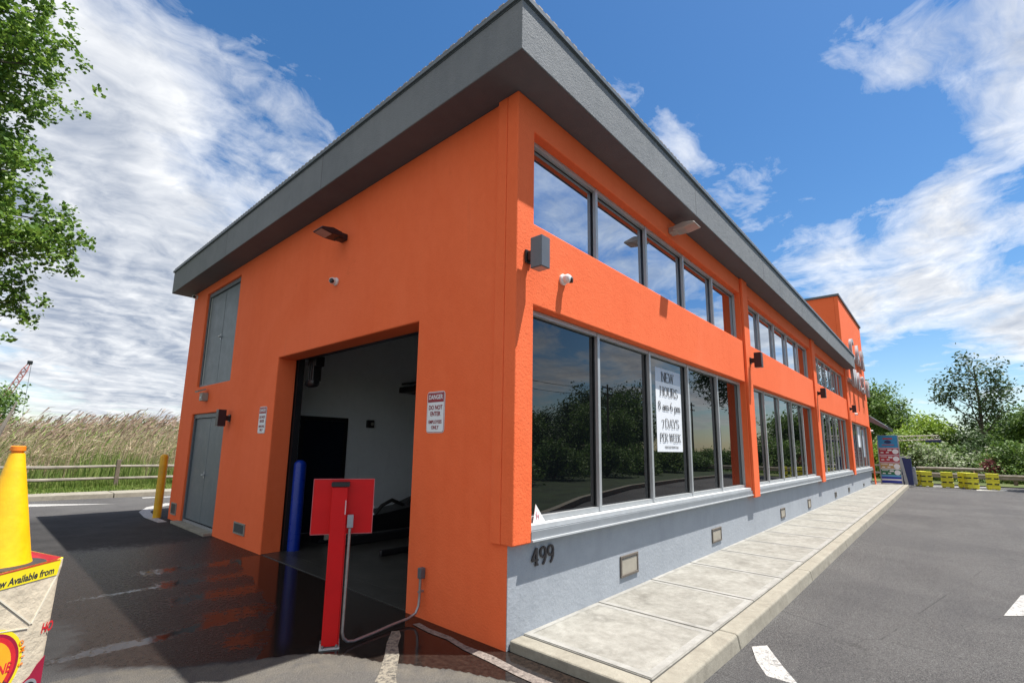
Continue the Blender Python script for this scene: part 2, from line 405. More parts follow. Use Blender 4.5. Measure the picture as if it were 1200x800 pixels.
# ------------------------------------------------------------------ mesh helpers
def tag(o, label=None, cat=None, group=None, kind=None):
    if label: o['label'] = label
    if cat: o['category'] = cat
    if group: o['group'] = group
    if kind: o['kind'] = kind
    return o
WL = {}
def empty(name, loc=(0, 0, 0), rz=0.0):
    o = bpy.data.objects.new(name, None); col.objects.link(o)
    o.location = loc; o.rotation_euler = (0, 0, rz); o.empty_display_size = .1
    WL[o.name] = Vector(loc)
    return o
class MB:
    def __init__(s): s.v = []; s.f = []; s.mi = []; s.cur = 0
    def add(s, vs, fs):
        k = len(s.v); s.v += [tuple(x) for x in vs]
        s.f += [tuple(i+k for i in f) for f in fs]; s.mi += [s.cur]*len(fs)
        return s
    def box(s, a, b, mat=None):
        x0, y0, z0 = a; x1, y1, z1 = b
        x0, x1 = min(x0, x1), max(x0, x1); y0, y1 = min(y0, y1), max(y0, y1); z0, z1 = min(z0, z1), max(z0, z1)
        vs = [(x0, y0, z0), (x1, y0, z0), (x1, y1, z0), (x0, y1, z0), (x0, y0, z1), (x1, y0, z1), (x1, y1, z1), (x0, y1, z1)]
        if mat: vs = [tuple(mat @ Vector(q)) for q in vs]
        return s.add(vs, [(0, 3, 2, 1), (4, 5, 6, 7), (0, 1, 5, 4), (1, 2, 6, 5), (2, 3, 7, 6), (3, 0, 4, 7)])
    def tube(s, pts, r, n=12, caps=True):
        pts = [Vector(q) for q in pts]
        rs = r if isinstance(r, (list, tuple)) else [r]*len(pts)
        k = len(s.v); prev = None
        for i, q in enumerate(pts):
            t = (pts[min(i+1, len(pts)-1)]-pts[max(i-1, 0)]).normalized()
            if prev is None:
                a = t.orthogonal().normalized()
            else:
                a = (prev - t*prev.dot(t)).normalized()
            prev = a; b = t.cross(a)
            for j in range(n):
                an = 2*math.pi*j/n
                s.v.append(tuple(q+(a*math.cos(an)+b*math.sin(an))*rs[i]))
        nf = 0
        for i in range(len(pts)-1):
            for j in range(n):
                j2 = (j+1) % n
                s.f.append((k+i*n+j, k+i*n+j2, k+(i+1)*n+j2, k+(i+1)*n+j)); nf += 1
        if caps:
            s.f.append(tuple(k+j for j in range(n))[::-1]); s.f.append(tuple(k+(len(pts)-1)*n+j for j in range(n))); nf += 2
        s.mi += [s.cur]*nf
        return s
    def lathe(s, prof, c=(0, 0, 0), n=28, mat=None):
        """prof: list of (radius, z)"""
        vs = []; fs = []
        for r, z in prof:
            for j in range(n):
                an = 2*math.pi*j/n
                q = Vector((c[0]+r*math.cos(an), c[1]+r*math.sin(an), c[2]+z))
                vs.append(tuple(mat @ q) if mat else tuple(q))
        for i in range(len(prof)-1):
            for j in range(n):
                j2 = (j+1) % n
                fs.append((i*n+j, i*n+j2, (i+1)*n+j2, (i+1)*n+j))
        fs.append(tuple(range(n))[::-1]); fs.append(tuple((len(prof)-1)*n+j for j in range(n)))
        return s.add(vs, fs)
    def prism(s, poly, o, u, v, w):
        """extrude 2d polygon (in u,v from o) along w"""
        o, u, v, w = Vector(o), Vector(u), Vector(v), Vector(w)
        n = len(poly)
        vs = [tuple(o+u*a+v*b) for a, b in poly]+[tuple(o+u*a+v*b+w) for a, b in poly]
        fs = [tuple(range(n))[::-1], tuple(range(n, 2*n))]
        fs += [(i, (i+1) % n, (i+1) % n+n, i+n) for i in range(n)]
        return s.add(vs, fs)
    def build(s, name, mat, parent=None, smooth=False, bevel=0.0, seg=2, recalc=True):
        me = bpy.data.meshes.new(name)
        off = WL.get(parent.name, Vector((0, 0, 0))) if parent else Vector((0, 0, 0))
        me.from_pydata([(a-off.x, b-off.y, c-off.z) for a, b, c in s.v], [], s.f)
        mats = mat if isinstance(mat, (list, tuple)) else [mat]
        for m_ in mats: me.materials.append(m_)
        if len(mats) > 1: me.polygons.foreach_set('material_index', s.mi)
        if recalc:
            bm = bmesh.new(); bm.from_mesh(me)
            bmesh.ops.recalc_face_normals(bm, faces=bm.faces)
            if bevel:
                bmesh.ops.remove_doubles(bm, verts=bm.verts, dist=1e-5)
                es = [e for e in bm.edges if len(e.link_faces) == 2 and e.calc_face_angle(0) > RAD(35)]
                bmesh.ops.bevel(bm, geom=es, offset=bevel, segments=seg, affect='EDGES', profile=.5, clamp_overlap=True)
            bm.to_mesh(me); bm.free()
        if smooth:
            me.polygons.foreach_set('use_smooth', [True]*len(me.polygons))
            try: me.set_sharp_from_angle(angle=RAD(40))
            except Exception: pass
        o = bpy.data.objects.new(name, me); col.objects.link(o)
        if parent: o.parent = parent
        me.update()
        return o
def fast_mesh(name, verts, faces4, mats, mi=None, parent=None):
    """numpy quads"""
    me = bpy.data.meshes.new(name)
    nv, nf = len(verts), len(faces4)
    me.vertices.add(nv); me.vertices.foreach_set('co', np.asarray(verts, np.float32).ravel())
    me.loops.add(nf*4); me.loops.foreach_set('vertex_index', np.asarray(faces4, np.int32).ravel())
    me.polygons.add(nf); me.polygons.foreach_set('loop_start', np.arange(0, nf*4, 4, dtype=np.int32))
    for m_ in (mats if isinstance(mats, (list, tuple)) else [mats]): me.materials.append(m_)
    if mi is not None: me.polygons.foreach_set('material_index', np.asarray(mi, np.int32))
    me.update(calc_edges=True); me.validate()
    o = bpy.data.objects.new(name, me); col.objects.link(o)
    if parent: o.parent = parent
    return o
def children(o): return [c for c in bpy.data.objects if c.parent == o]
def copy_tree(o, loc=None, rz=None, label=None, parent=None, kids=None):
    c = o.copy(); col.objects.link(c)
    if parent: c.parent = parent
    if loc is not None: c.location = loc
    if rz is not None: c.rotation_euler = (0, 0, rz)
    if label: c['label'] = label
    for ch in children(o): copy_tree(ch, parent=c)
    return c
_depth = []
def text_obj(name, s_, size, mat, o, X, Y, parent=None, depth=.001, sx=1., align='CENTER', bold=0.0, shear=0.0, off=Vector((0, 0, 0))):
    """flat letters as a mesh; o = anchor, X = reading direction, Y = up"""
    cu = bpy.data.curves.new(name, 'FONT'); cu.body = s_; cu.size = size; cu.align_x = align; cu.extrude = depth; cu.offset = bold; cu.shear = shear
    cu.resolution_u = 3
    t = bpy.data.objects.new(name, cu); col.objects.link(t)
    dg = bpy.context.evaluated_depsgraph_get(); dg.update()
    me = bpy.data.meshes.new_from_object(t.evaluated_get(dg))
    bpy.data.objects.remove(t, do_unlink=True); bpy.data.curves.remove(cu)
    X, Y = Vector(X).normalized(), Vector(Y).normalized(); Z = X.cross(Y)
    o = Vector(o)
    base = WL.get(parent.name, Vector((0, 0, 0))) if parent else Vector((0, 0, 0))
    for v in me.vertices:
        q = v.co
        v.co = o + X*q.x*sx + Y*q.y + Z*q.z - base
    me.materials.clear(); me.materials.append(mat); me.name = name
    ob = bpy.data.objects.new(name, me); col.objects.link(ob)
    if parent: ob.parent = parent
    return ob

# serif lettering drawn as strokes: thick uprights, thin bars, small feet
def arc(cx, cy, rx, ry, a0, a1, n=14):
    return [(cx+rx*math.cos(RAD(a0+(a1-a0)*i/n)), cy+ry*math.sin(RAD(a0+(a1-a0)*i/n))) for i in range(n+1)]
GL = {
 'N': (.62, [[(.08, 0), (.08, 1)], [(.08, 1), (.54, 0)], [(.54, 0), (.54, 1)]], [(.08, 0), (.08, 1), (.54, 1)]),
 'E': (.54, [[(.1, 0), (.1, 1)], [(.1, 1), (.48, 1), (.48, .86)], [(.1, .52), (.36, .52)], [(.1, 0), (.5, 0), (.5, .15)]], []),
 'W': (.86, [[(.06, 1), (.25, 0)], [(.25, 0), (.43, .95)], [(.43, .95), (.62, 0)], [(.62, 0), (.80, 1)]], [(.06, 1), (.43, 1), (.8, 1)]),
 'H': (.64, [[(.1, 0), (.1, 1)], [(.54, 0), (.54, 1)], [(.1, .52), (.54, .52)]], [(.1, 0), (.1, 1), (.54, 0), (.54, 1)]),
 'O': (.64, [arc(.32, .5, .25, .5, 0, 360, 26)], []),
 'U': (.62, [[(.1, 1), (.1, .28)] + arc(.32, .26, .22, .26, 180, 360, 12) + [(.54, 1)]], [(.1, 1), (.54, 1)]),
 'R': (.60, [[(.1, 0), (.1, 1)], [(.1, 1), (.28, 1)] + arc(.28, .77, .2, .23, 90, -90, 10) + [(.1, .54)], [(.28, .54), (.54, 0)]], [(.1, 0), (.54, 0)]),
 'S': (.50, [arc(.25, .75, .18, .25, 20, 265, 14) + arc(.25, .26, .2, .26, 85, -160, 14)], []),
 'D': (.62, [[(.1, 0), (.1, 1)], [(.1, 1), (.26, 1)] + arc(.26, .5, .3, .5, 90, -90, 16) + [(.1, 0)]], []),
 'A': (.64, [[(.06, 0), (.32, 1)], [(.32, 1), (.58, 0)], [(.16, .36), (.48, .36)]], [(.06, 0), (.58, 0)]),
 'Y': (.60, [[(.05, 1), (.3, .48)], [(.55, 1), (.3, .48)], [(.3, .48), (.3, 0)]], [(.05, 1), (.55, 1), (.3, 0)]),
 'P': (.56, [[(.1, 0), (.1, 1)], [(.1, 1), (.28, 1)] + arc(.28, .74, .2, .26, 90, -90, 10) + [(.1, .48)]], [(.1, 0)]),
 'K': (.62, [[(.1, 0), (.1, 1)], [(.52, 1), (.1, .45)], [(.24, .6), (.56, 0)]], [(.1, 0), (.1, 1), (.52, 1), (.56, 0)]),
 '8': (.50, [arc(.25, .76, .16, .22, 0, 360, 20), arc(.25, .27, .2, .27, 0, 360, 20)], []),
 '6': (.50, [arc(.25, .28, .19, .28, 0, 360, 20), [(.06, .3)] + arc(.34, .45, .28, .55, 190, 100, 10)], []),
 '7': (.48, [[(.05, .84), (.05, 1), (.44, 1)], [(.44, 1), (.2, 0)]], []),
 '4': (.52, [[(.36, 0), (.36, 1)], [(.36, 1), (.04, .32)], [(.04, .32), (.48, .32)]], [(.36, 0)]),
 '9': (.50, [arc(.25, .70, .19, .28, 0, 360, 20), [(.44, .7)] + arc(.16, .55, .28, .55, 12, -78, 10)], []),
 'a': (.46, [arc(.2, .2, .15, .2, 0, 360, 14), [(.36, .45), (.36, 0)], arc(.22, .46, .14, .12, 0, 150, 8)], [(.38, 0)]),
 'm': (.74, [[(.08, 0), (.08, .58)], [(.08, .4)] + arc(.22, .4, .14, .18, 180, 0, 8) + [(.36, 0)], [(.36, .4)] + arc(.5, .4, .14, .18, 180, 0, 8) + [(.64, 0)]], [(.08, 0), (.36, 0), (.64, 0)]),
 'p': (.48, [[(.08, -.28), (.08, .58)], arc(.25, .29, .17, .29, 0, 360, 16)], [(.08, -.28)]),
 '-': (.30, [[(.04, .32), (.26, .32)]], []),
 ' ': (.30, [], []),
}
def serif_text(name, s_, h, mat, o, X, Y, parent=None, sx=1., thick=.11, thin=.045, depth=.002):
    X, Y = Vector(X).normalized(), Vector(Y).normalized(); Z = X.cross(Y); o = Vector(o)
    tot = sum(GL[c][0] for c in s_)*sx
    m = MB(); x0 = -tot/2
    lay = [0]
    def quad(pts):
        k = lay[0] % 5; lay[0] += 1
        z0 = .0004*k
        ps = [o+X*((a))*h+Y*b*h for a, b in pts]
        vs = [tuple(q) for q in ps]+[tuple(q+Z*(depth+z0)) for q in ps]
        m.add(vs, [(3, 2, 1, 0), (4, 5, 6, 7), (0, 1, 5, 4), (1, 2, 6, 5), (2, 3, 7, 6), (3, 0, 4, 7)])
    for c in s_:
        wd, strokes, feet = GL[c]
        for st in strokes:
            pts = [(x0+a*sx, b) for a, b in st]
            L = []; Rr = []
            for i, q in enumerate(pts):
                a = pts[max(i-1, 0)]; b = pts[min(i+1, len(pts)-1)]
                if len(pts) > 10 and abs(pts[0][0]-pts[-1][0]) < 1e-6 and abs(pts[0][1]-pts[-1][1]) < 1e-6 and i in (0, len(pts)-1):
                    a = pts[-2]; b = pts[1]
                dx, dy = b[0]-a[0], b[1]-a[1]; ln = math.hypot(dx, dy) or 1; dx /= ln; dy /= ln
                t = (thin+(thick-thin)*abs(dy)**2)/2
                if c in 'NAWV' and dx*dy > 0 and abs(dx) > .1: t = thin/2*1.2
                L.append((q[0]-dy*t, q[1]+dx*t)); Rr.append((q[0]+dy*t, q[1]-dx*t))
            for i in range(len(pts)-1): 
                k0 = lay[0]; quad([L[i], L[i+1], Rr[i+1], Rr[i]])
        for fx, fy in feet:
            cx = x0+fx*sx; t = thin*.5
            yy = fy + (t if fy <= 0 else -t)
            quad([(cx-.1*sx-.02, yy-t), (cx+.1*sx+.02, yy-t), (cx+.1*sx+.02, yy+t), (cx-.1*sx-.02, yy+t)])
        x0 += wd*sx
    return m.build(name, mat, parent)

# ------------------------------------------------------------------ ground
def struct(o, kind='structure'): o['kind'] = kind; return o
def sheet(name, x0, y0, x1, y1, z, mat):
    m = MB(); m.add([(x0, y0, z), (x1, y0, z), (x1, y1, z), (x0, y1, z)], [(0, 1, 2, 3)])
    return struct(m.build(name, mat, recalc=False))
sheet('ground', -900, -900, 900, 900, -.05, MT['earth'])

xs = np.unique(np.concatenate([np.linspace(-45, -4.6, 30), np.arange(-4.6, .6, .03), np.linspace(.6, 36, 40)]))
ys = np.unique(np.concatenate([np.linspace(-34, -1.2, 30), np.arange(-1.2, 9.6, .03), np.linspace(9.6, 15.62, 12)]))
gx, gy = np.meshgrid(xs, ys, indexing='ij')
nx, ny = gx.shape
idx = np.arange(nx*ny).reshape(nx, ny)
fc = np.stack([idx[:-1, :-1], idx[1:, :-1], idx[1:, 1:], idx[:-1, 1:]], -1).reshape(-1, 4)
def smooth(a, b, x):
    t = np.clip((x-a)/(b-a), 0, 1); return t*t*(3-2*t)
gz = -.035*smooth(-.1, 1.4, gx)*(1-smooth(17, 26, gx))*(gy < -1.15)   # the lot falls a little towards its gutter
vv = np.stack([gx.ravel(), gy.ravel(), gz.ravel()], -1)
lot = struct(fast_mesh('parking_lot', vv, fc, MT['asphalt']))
def smooth(a, b, x):
    t = np.clip((x-a)/(b-a), 0, 1); return t*t*(3-2*t)
def wob(x, y, s, k):
    return (np.sin(x*s+k)+np.sin(y*s*1.3+k*2)+np.sin((x+y)*s*.7+k*3)+np.sin((x-y)*s*1.9+k))*.25
X_, Y_ = gx.ravel(), gy.ravel()
front = np.interp(X_, [-4.5, -3, -2.2, -1.75, -1.46, -1.15, -.9, -.8, -.67, -.49, -.4, -.1, .3], [2.4, 2.1, 1.85, 1.45, 1.33, 1.22, .93, .66, .48, .15, -.1, -.75, -1.3])
front = front + .05*wob(X_, Y_, 6.1, 1.) + .03*wob(X_, Y_, 15., 2.)
back = 6.2 + .4*wob(X_, Y_, 1.3, 5.)
wet = smooth(-.12, .30, Y_-front) * (1-smooth(-.9, 1.6, Y_-back)*.75)
wet *= 1-smooth(0, .9, -(X_+1.70)+.30*wob(X_, Y_, 2., 3.))*.80
damp_shade = smooth(-.3, .5, Y_-front)*(1-smooth(11.0, 12.2, Y_))*(1-smooth(1.2, 3.2, -(X_+1.2)+.4*wob(X_, Y_, 1.1, 2.)))*(X_ < .8)*(1-smooth(-.02, .14, X_)*(Y_ < .2))  # damp asphalt, with the building's shade also painted into its tone
wet *= (Y_ < 9.5)*(1-smooth(-.02, .14, X_)*(Y_ < .2))*(X_ < .6)
damp_shade_cut = 1-smooth(-.02, .14, X_)*(Y_ < .2)
# low water lying in the two wheel tracks and in the dip by the opening
tr1 = np.exp(-((Y_-2.47-.04*X_-.05*wob(X_, Y_, 5., 1))/.17)**2)*(X_ < -1.2)*(1-smooth(1.9, 3.8, -X_))
tr2 = np.exp(-((Y_-4.02+.03*X_-.05*wob(X_, Y_, 5., 4))/.13)**2)*(1-smooth(1.6, 3.6, -X_))
edge_x = np.interp(Y_, [0, 1.2, 1.6, 2.4, 3.2, 4.2, 5.2], [-.9, -1.45, -1.25, -.85, -.65, -.45, -.35])
core = smooth(0, .07, Y_-front)*smooth(-.10, .12, X_-edge_x-.06*wob(X_, Y_, 7., 2))*(1-smooth(4.6, 5.3, Y_))
bands = (.44+.10*np.sin((Y_+.12*X_)*2*np.pi/.78+1.0)+.05*wob(X_, Y_, 5., 8))*smooth(0, .1, Y_-front)*smooth(-.25, .25, X_+1.62+.10*wob(X_, Y_, 4., 5))*(1-smooth(4.9, 5.8, Y_))
pool = np.clip(np.maximum.reduce([tr1*.62, tr2*.55, core*.98, bands]), 0, 1)*(X_ < .3)*(1-smooth(.0, .12, X_)*(Y_ < .1))
silt = np.exp(-np.clip(front-Y_, 0, 9)/.55)*(Y_ < front+.05)*(X_ < .2)*smooth(-4.2, -2.0, X_)
wet = np.clip(np.maximum(wet, pool*1.1*(pool > .2)), 0, 1)
for nm_, ar in (('wet', wet), ('pool', pool), ('damp_shade', damp_shade), ('silt', silt)):
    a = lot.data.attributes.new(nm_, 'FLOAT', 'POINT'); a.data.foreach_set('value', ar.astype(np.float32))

# painted markings (worn white)
def marking(pts, z=.004, name='road_marking', mat='paint'):
    m = MB(); m.add([(x, y, z) for x, y in pts], [tuple(range(len(pts)))])
    return struct(m.build(name, MT[mat], recalc=False))
marking([(1.64, -1.31), (1.76, -1.40), (1.40, -1.60), (1.02, -1.83), (.4, -2.18), (.22, -2.06), (.78, -1.78), (1.05, -1.60), (1.36, -1.42)], z=-.027)
marking([(4.40, -3.0), (5.6, -3.22), (7.2, -3.9), (6.0, -4.2), (4.9, -3.5)], z=-.030)
marking([(26.5, -3.3), (30.0, -3.9), (30.4, -4.8), (26.9, -4.7)][0:0] or [(28.6, -3.65), (29.6, -3.7), (30.6, -4.75), (29.6, -4.75)])
marking([(30.2, -1.4), (31.0, -2.5), (32.6, -4.2), (32.2, -4.4), (30.4, -2.7), (29.9, -1.6)])
marking([(-6.5, 15.1), (-1.77, 14.75), (-.25, 13.62), (-1.85, 14.1), (-6.5, 14.3)])
marking([(.55, 14.7), (3.5, 14.3), (3.5, 14.55), (.60, 15.0)])
marking([(1.0, 12.75), (.35, 12.1), (.02, 11.3), (-.10, 10.3), (-.10, 9.35), (-.26, 9.33), (-.29, 10.35), (-.18, 11.4), (.15, 12.3), (.72, 13.0)])
marking([(.35, 11.0), (1.5, 11.6), (1.5, 11.75), (.35, 11.15)])
marking([(-1.12, .20), (-1.02, .10), (-.92, .22), (-.83, .36), (-.60, .64), (-.50, .80), (-.36, .95), (-.30, 1.06), (-.36, 1.09), (-.54, .90), (-.68, .72), (-.90, .47), (-1.0, .38)], name='faded_line', mat='fadedline')
marking([(-.125, 1.10), (-.15, .85), (-.14, .6), (-.185, .35), (-.20, .05), (-.225, -.25), (-.235, -.62), (-.13, -.62), (-.135, -.2), (-.10, .1), (-.115, .4), (-.075, .62), (-.085, .9), (-.06, 1.08)], name='worn_concrete_edge', mat='worn', z=.0045)

# sidewalk and kerb along the right facade
def swz(x): return .078 + .0016*x
m = MB(); jx = [.245, 1.43, 2.64, 3.86, 5.07, 6.3, 7.6, 8.9, 10.2, 11.5, 13, 14.5, 16, 17.6, 19.2, 20.8, 22.5, 24.2, 26, 27.8, 29.3]
for a, b in zip(jx[:-1], jx[1:]):
    a2, b2 = a+.006, b-.006
    m.add([(a2, .10, swz(a)), (b2, .10, swz(b)), (b2, -1.066, swz(b)), (a2, -1.066, swz(a)), (a2, .10, -.02), (b2, .10, -.02), (b2, -1.066, -.02), (a2, -1.066, -.02)],
          [(0, 1, 2, 3), (4, 7, 6, 5), (0, 4, 5, 1), (1, 5, 6, 2), (2, 6, 7, 3), (3, 7, 4, 0)])
struct(m.build('sidewalk', MT['concrete'], bevel=.006, seg=1))
m = MB(); m.box((.235, -1.075, -.01), (29.35, .09, .068))
struct(m.build('sidewalk_joint_bed', MT['joint']))
m = MB()
kx = [.06, 1.52, 4.55, 7.6, 10.6, 13.6, 16.6, 19.6, 22.6, 25.6, 28.4]
for a, b in zip(kx[:-1], kx[1:]):
    a2, b2 = a+(.006 if a > .1 else 0), b-.006
    m.add([(a2, -1.078, swz(a)+.004), (b2, -1.078, swz(b)+.004), (b2, -1.237, swz(b)+.002), (a2, -1.237, swz(a)+.002), (a2, -1.078, -.08), (b2, -1.078, -.08), (b2, -1.268, -.08), (a2, -1.268, -.08)],
          [(0, 1, 2, 3), (4, 7, 6, 5), (0, 4, 5, 1), (1, 5, 6, 2), (2, 6, 7, 3), (3, 7, 4, 0)])
# curved end of the kerb
cur = [(28.4, -1.078, -1.237), (29.2, -1.04, -1.2), (29.9, -.85, -1.02), (30.3, -.5, -.62), (30.5, .2, .2)]
for i in range(len(cur)-1):
    (xa, ya, oa), (xb, yb, ob) = cur[i], cur[i+1]
    dxo = .16*i/3; dxo2 = .16*(i+1)/3
    z = .125
    m.add([(xa, ya, z), (xb, yb, z), (xb+dxo2, ob, z), (xa+dxo, oa, z), (xa, ya, -.02), (xb, yb, -.02), (xb+dxo2, ob, -.02), (xa+dxo, oa, -.02)],
          [(0, 1, 2, 3), (4, 7, 6, 5), (0, 4, 5, 1), (1, 5, 6, 2), (2, 6, 7, 3), (3, 7, 4, 0)])
# short kerb across the near end
m.box((.062, -1.072, -.08), (.228, .075, swz(0)+.004))
struct(m.build('kerb', MT['kerb'], bevel=.018, seg=3, smooth=False))

MT['margin'] = concrete('tooled_slab_margin', (.24, .232, .21), (.35, .342, .315), 3.0, .25, .85, .4)
for i_, (a, b) in enumerate(zip(jx[:-1], jx[1:])):
    m = MB(); zz = max(swz(a), swz(b))+.0012
    wall_ = [(a+.012, .085), (b-.012, .085), (b-.012, -1.058), (a+.012, -1.058)]
    inn = [(a+.075, .03), (b-.075, .03), (b-.075, -.995), (a+.075, -.995)]
    m.add([(x, y, zz) for x, y in wall_+inn], [(0, 1, 5, 4), (1, 2, 6, 5), (2, 3, 7, 6), (3, 0, 4, 7)])
    struct(m.build('slab_margin', MT['margin'], recalc=False))
# far kerb, verge by the reeds
m = MB()
yk = lambda x: 15.60 - .10*(x+1.8)
for i in range(-14, 8):
    a, b = i*3.0+.01, i*3.0+2.99
    m.add([(a, yk(a), .13), (b, yk(b), .13), (b, yk(b)+.9, .13), (a, yk(a)+.9, .13), (a, yk(a)-.02, -.02), (b, yk(b)-.02, -.02), (b, yk(b)+.9, -.02), (a, yk(a)+.9, -.02)],
          [(0, 3, 2, 1), (4, 5, 6, 7), (0, 1, 5, 4), (1, 2, 6, 5), (2, 3, 7, 6), (3, 0, 4, 7)])
struct(m.build('far_kerb', MT['kerb'], bevel=.015, seg=2))
m = MB(); m.add([(-60, yk(-60)+.9, .11), (30, yk(30)+.9, .11), (30, 60, .11), (-60, 60, .11)], [(0, 1, 2, 3)])
struct(m.build('verge', MT['earth'], recalc=False))
# verge on the far side of the lot (seen in the windows) and at the end of the lot
ISL = [(4.9, -3.65), (7, -4.35), (10, -5.5), (16, -7.0), (22, -7.5), (31, -7.6), (36, -7.6)]
def strip(name, pts, w0, w1, z0, z1, mat, bevel=0):
    m = MB()
    for (xa, ya), (xb, yb) in zip(pts[:-1], pts[1:]):
        m.add([(xa, ya-w0, z1), (xb, yb-w0, z1), (xb, yb-w1, z1), (xa, ya-w1, z1), (xa, ya-w0, z0), (xb, yb-w0, z0), (xb, yb-w1, z0), (xa, ya-w1, z0)],
              [(0, 1, 2, 3), (4, 7, 6, 5), (0, 4, 5, 1), (1, 5, 6, 2), (2, 6, 7, 3), (3, 7, 4, 0)])
    return struct(m.build(name, mat))
strip('lot_kerb', ISL, 0, .18, -.02, .13, MT['kerb'])
strip('lot_verge', ISL, .18, 9, -.02, .11, solid('rough_verge_grass', (.028, .045, .012), .95, var=.5, vscale=1.2, bump=.8, bscale=12))
m = MB(); m.add([(32.9, -30, .05), (120, -30, .05), (120, 60, .05), (32.9, 60, .05)], [(0, 1, 2, 3)])
struct(m.build('end_verge', MT['earth'], recalc=False))
sheet('street', -40, -24, 60, -17, .006, solid('street_asphalt', (.055, .055, .057), .85))

# ------------------------------------------------------------------ building
bld = empty('car_wash_building', (0, 0, 0))
tag(bld, 'two storey orange stucco car wash building with grey overhanging roof and tall window bays', 'building')
def wall_panel(mb, axis, off, th, us, vs, holes):
    """solid wall in the plane axis=off, growing th behind it, with rectangular holes (u0,v0,u1,v1)"""
    us = sorted(us); vs = sorted(vs)
    def inside(u, v): return any(a < u < c and b < v < d_ for a, b, c, d_ in holes)
    cell = {}
    for i in range(len(us)-1):
        for j in range(len(vs)-1):
            cell[i, j] = not inside((us[i]+us[i+1])/2, (vs[j]+vs[j+1])/2)
    def P(u, v, k):
        w_ = off+k*th
        return (w_, u, v) if axis == 'x' else (u, w_, v)
    V = {}; vl = []; fl = []
    def vi(i, j, k):
        if (i, j, k) not in V: V[i, j, k] = len(vl); vl.append(P(us[i], vs[j], k))
        return V[i, j, k]
    for (i, j), on in cell.items():
        if not on: continue
        for k in (0, 1): fl.append((vi(i, j, k), vi(i+1, j, k), vi(i+1, j+1, k), vi(i, j+1, k)))
        for di, dj, a, b in ((-1, 0, (i, j), (i, j+1)), (1, 0, (i+1, j), (i+1, j+1)), (0, -1, (i, j), (i+1, j)), (0, 1, (i, j+1), (i+1, j+1))):
            if not cell.get((i+di, j+dj), False):
                fl.append((vi(*a, 0), vi(*b, 0), vi(*b, 1), vi(*a, 1)))
    mb.add(vl, fl)
    return mb
BAY = [(.25, 6.70), (7.07, 13.45), (13.93, 20.15), (20.62, 27.15)]
ZL0, ZL1, ZU0, ZU1, ZS = .80, 2.926, 3.727, 4.689, 4.998
# side wall with the wash opening
m = MB()
wall_panel(m, 'x', .03, .30, [.083, 1.426, 4.978, 7.03, 7.09, 8.963, 9.04, 9.888], [-.05, 2.20, 2.767, 2.959, 4.818, ZS],
           [(1.426, -.1, 4.978, 2.959), (7.09, -.1, 9.04, 2.20), (7.03, 2.767, 8.963, 4.818)])
m.build('side_wall', MT['orange'], bld, bevel=.016, seg=3)
# street facade: spandrels and upper wall
us = [.0, .25, 6.70, 7.07, 13.45, 13.93, 20.15, 20.488]
m = MB()
wall_panel(m, 'y', 0., .14, us, [ZL0+.018, ZL1, ZU0, ZU1, ZS],
           [(a, ZL0, b, ZL1) for a, b in BAY[:3]]+[(a, ZU0, b, ZU1) for a, b in BAY[:3]])
m.build('street_wall', MT['orange'], bld, bevel=.012, seg=2)
# return of the corner pilaster on the side wall
m = MB(); m.box((0.001, .142, ZL0+.018), (.028, .261, ZS)); m.build('corner_pilaster', MT['orange'], bld, bevel=.006, seg=2)
for a, b in ((6.715, 7.055), (13.47, 13.91), (20.17, 20.60)):
    m = MB(); m.box((a, -.045, ZL0-.01), (b, -.002, ZS-.002)); m.build('pilaster', MT['orange'], bld, bevel=.008, seg=2)
m = MB(); m.box((27.22, -.04, .02), (27.6, -.002, 2.9)); m.build('pilaster', MT['orange'], bld, bevel=.008, seg=2)
# tower
m = MB()
wall_panel(m, 'y', 0., .14, [20.492, 20.62, 27.15, 27.6], [ZL0+.018, ZL1, 8.11], [(20.62, ZL0, 27.15, ZL1)])
m.build('tower_wall', MT['orange'], bld, bevel=.012)
m = MB(); m.box((20.492, .143, 5.57), (20.69, 6.0, 8.108)); m.box((20.692, 5.8, 5.57), (27.6, 6.0, 8.108))
m.box((27.4, .143, 0), (27.6, 5.797, 8.108)); m.build('tower_side_wall', MT['orange'], bld)
m = MB(); m.box((20.44, -.05, 8.112), (27.65, 6.05, 8.20)); m.build('tower_coping', MT['framegrey'], bld)
m = MB(); m.box((.036, .08, -.05), (27.2, .30, ZL0+.014)); m.build('base_wall', MT['bluegrey'], bld)
m = MB(); m.box((.6, 9.60, -.05), (27.4, 9.888, ZS)); m.box((.34, 9.6, -.05), (.598, 9.886, ZS)); m.build('rear_wall', MT['orange'], bld)
# roof slab with overhang: soffit and fascia
poly = [(-.351, -.336), (20.67, -.336), (20.67, -.003), (20.486, -.003), (20.486, 10.233), (-.351, 10.233)]
m = MB(); m.prism(poly, (0, 0, 5.003), (1, 0, 0), (0, 1, 0), (0, 0, .487)); m.build('fascia', MT['darkgrey'], bld, bevel=.006, seg=2)
m = MB()
for x in (3.6, 7.2, 10.8, 14.4, 18.0): m = MB(); m.box((x, -.3375, 5.01), (x+.008, -.3355, 5.488)); m.build('fascia_joint', MT['soffit'], bld)
for y in (3.2, 6.8): m = MB(); m.box((-.3525, y, 5.01), (-.3505, y+.008, 5.488)); m.build('fascia_joint', MT['soffit'], bld)
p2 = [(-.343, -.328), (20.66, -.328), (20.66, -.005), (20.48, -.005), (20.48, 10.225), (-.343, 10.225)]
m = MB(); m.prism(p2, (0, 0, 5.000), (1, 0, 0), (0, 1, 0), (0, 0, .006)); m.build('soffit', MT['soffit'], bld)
m = MB()
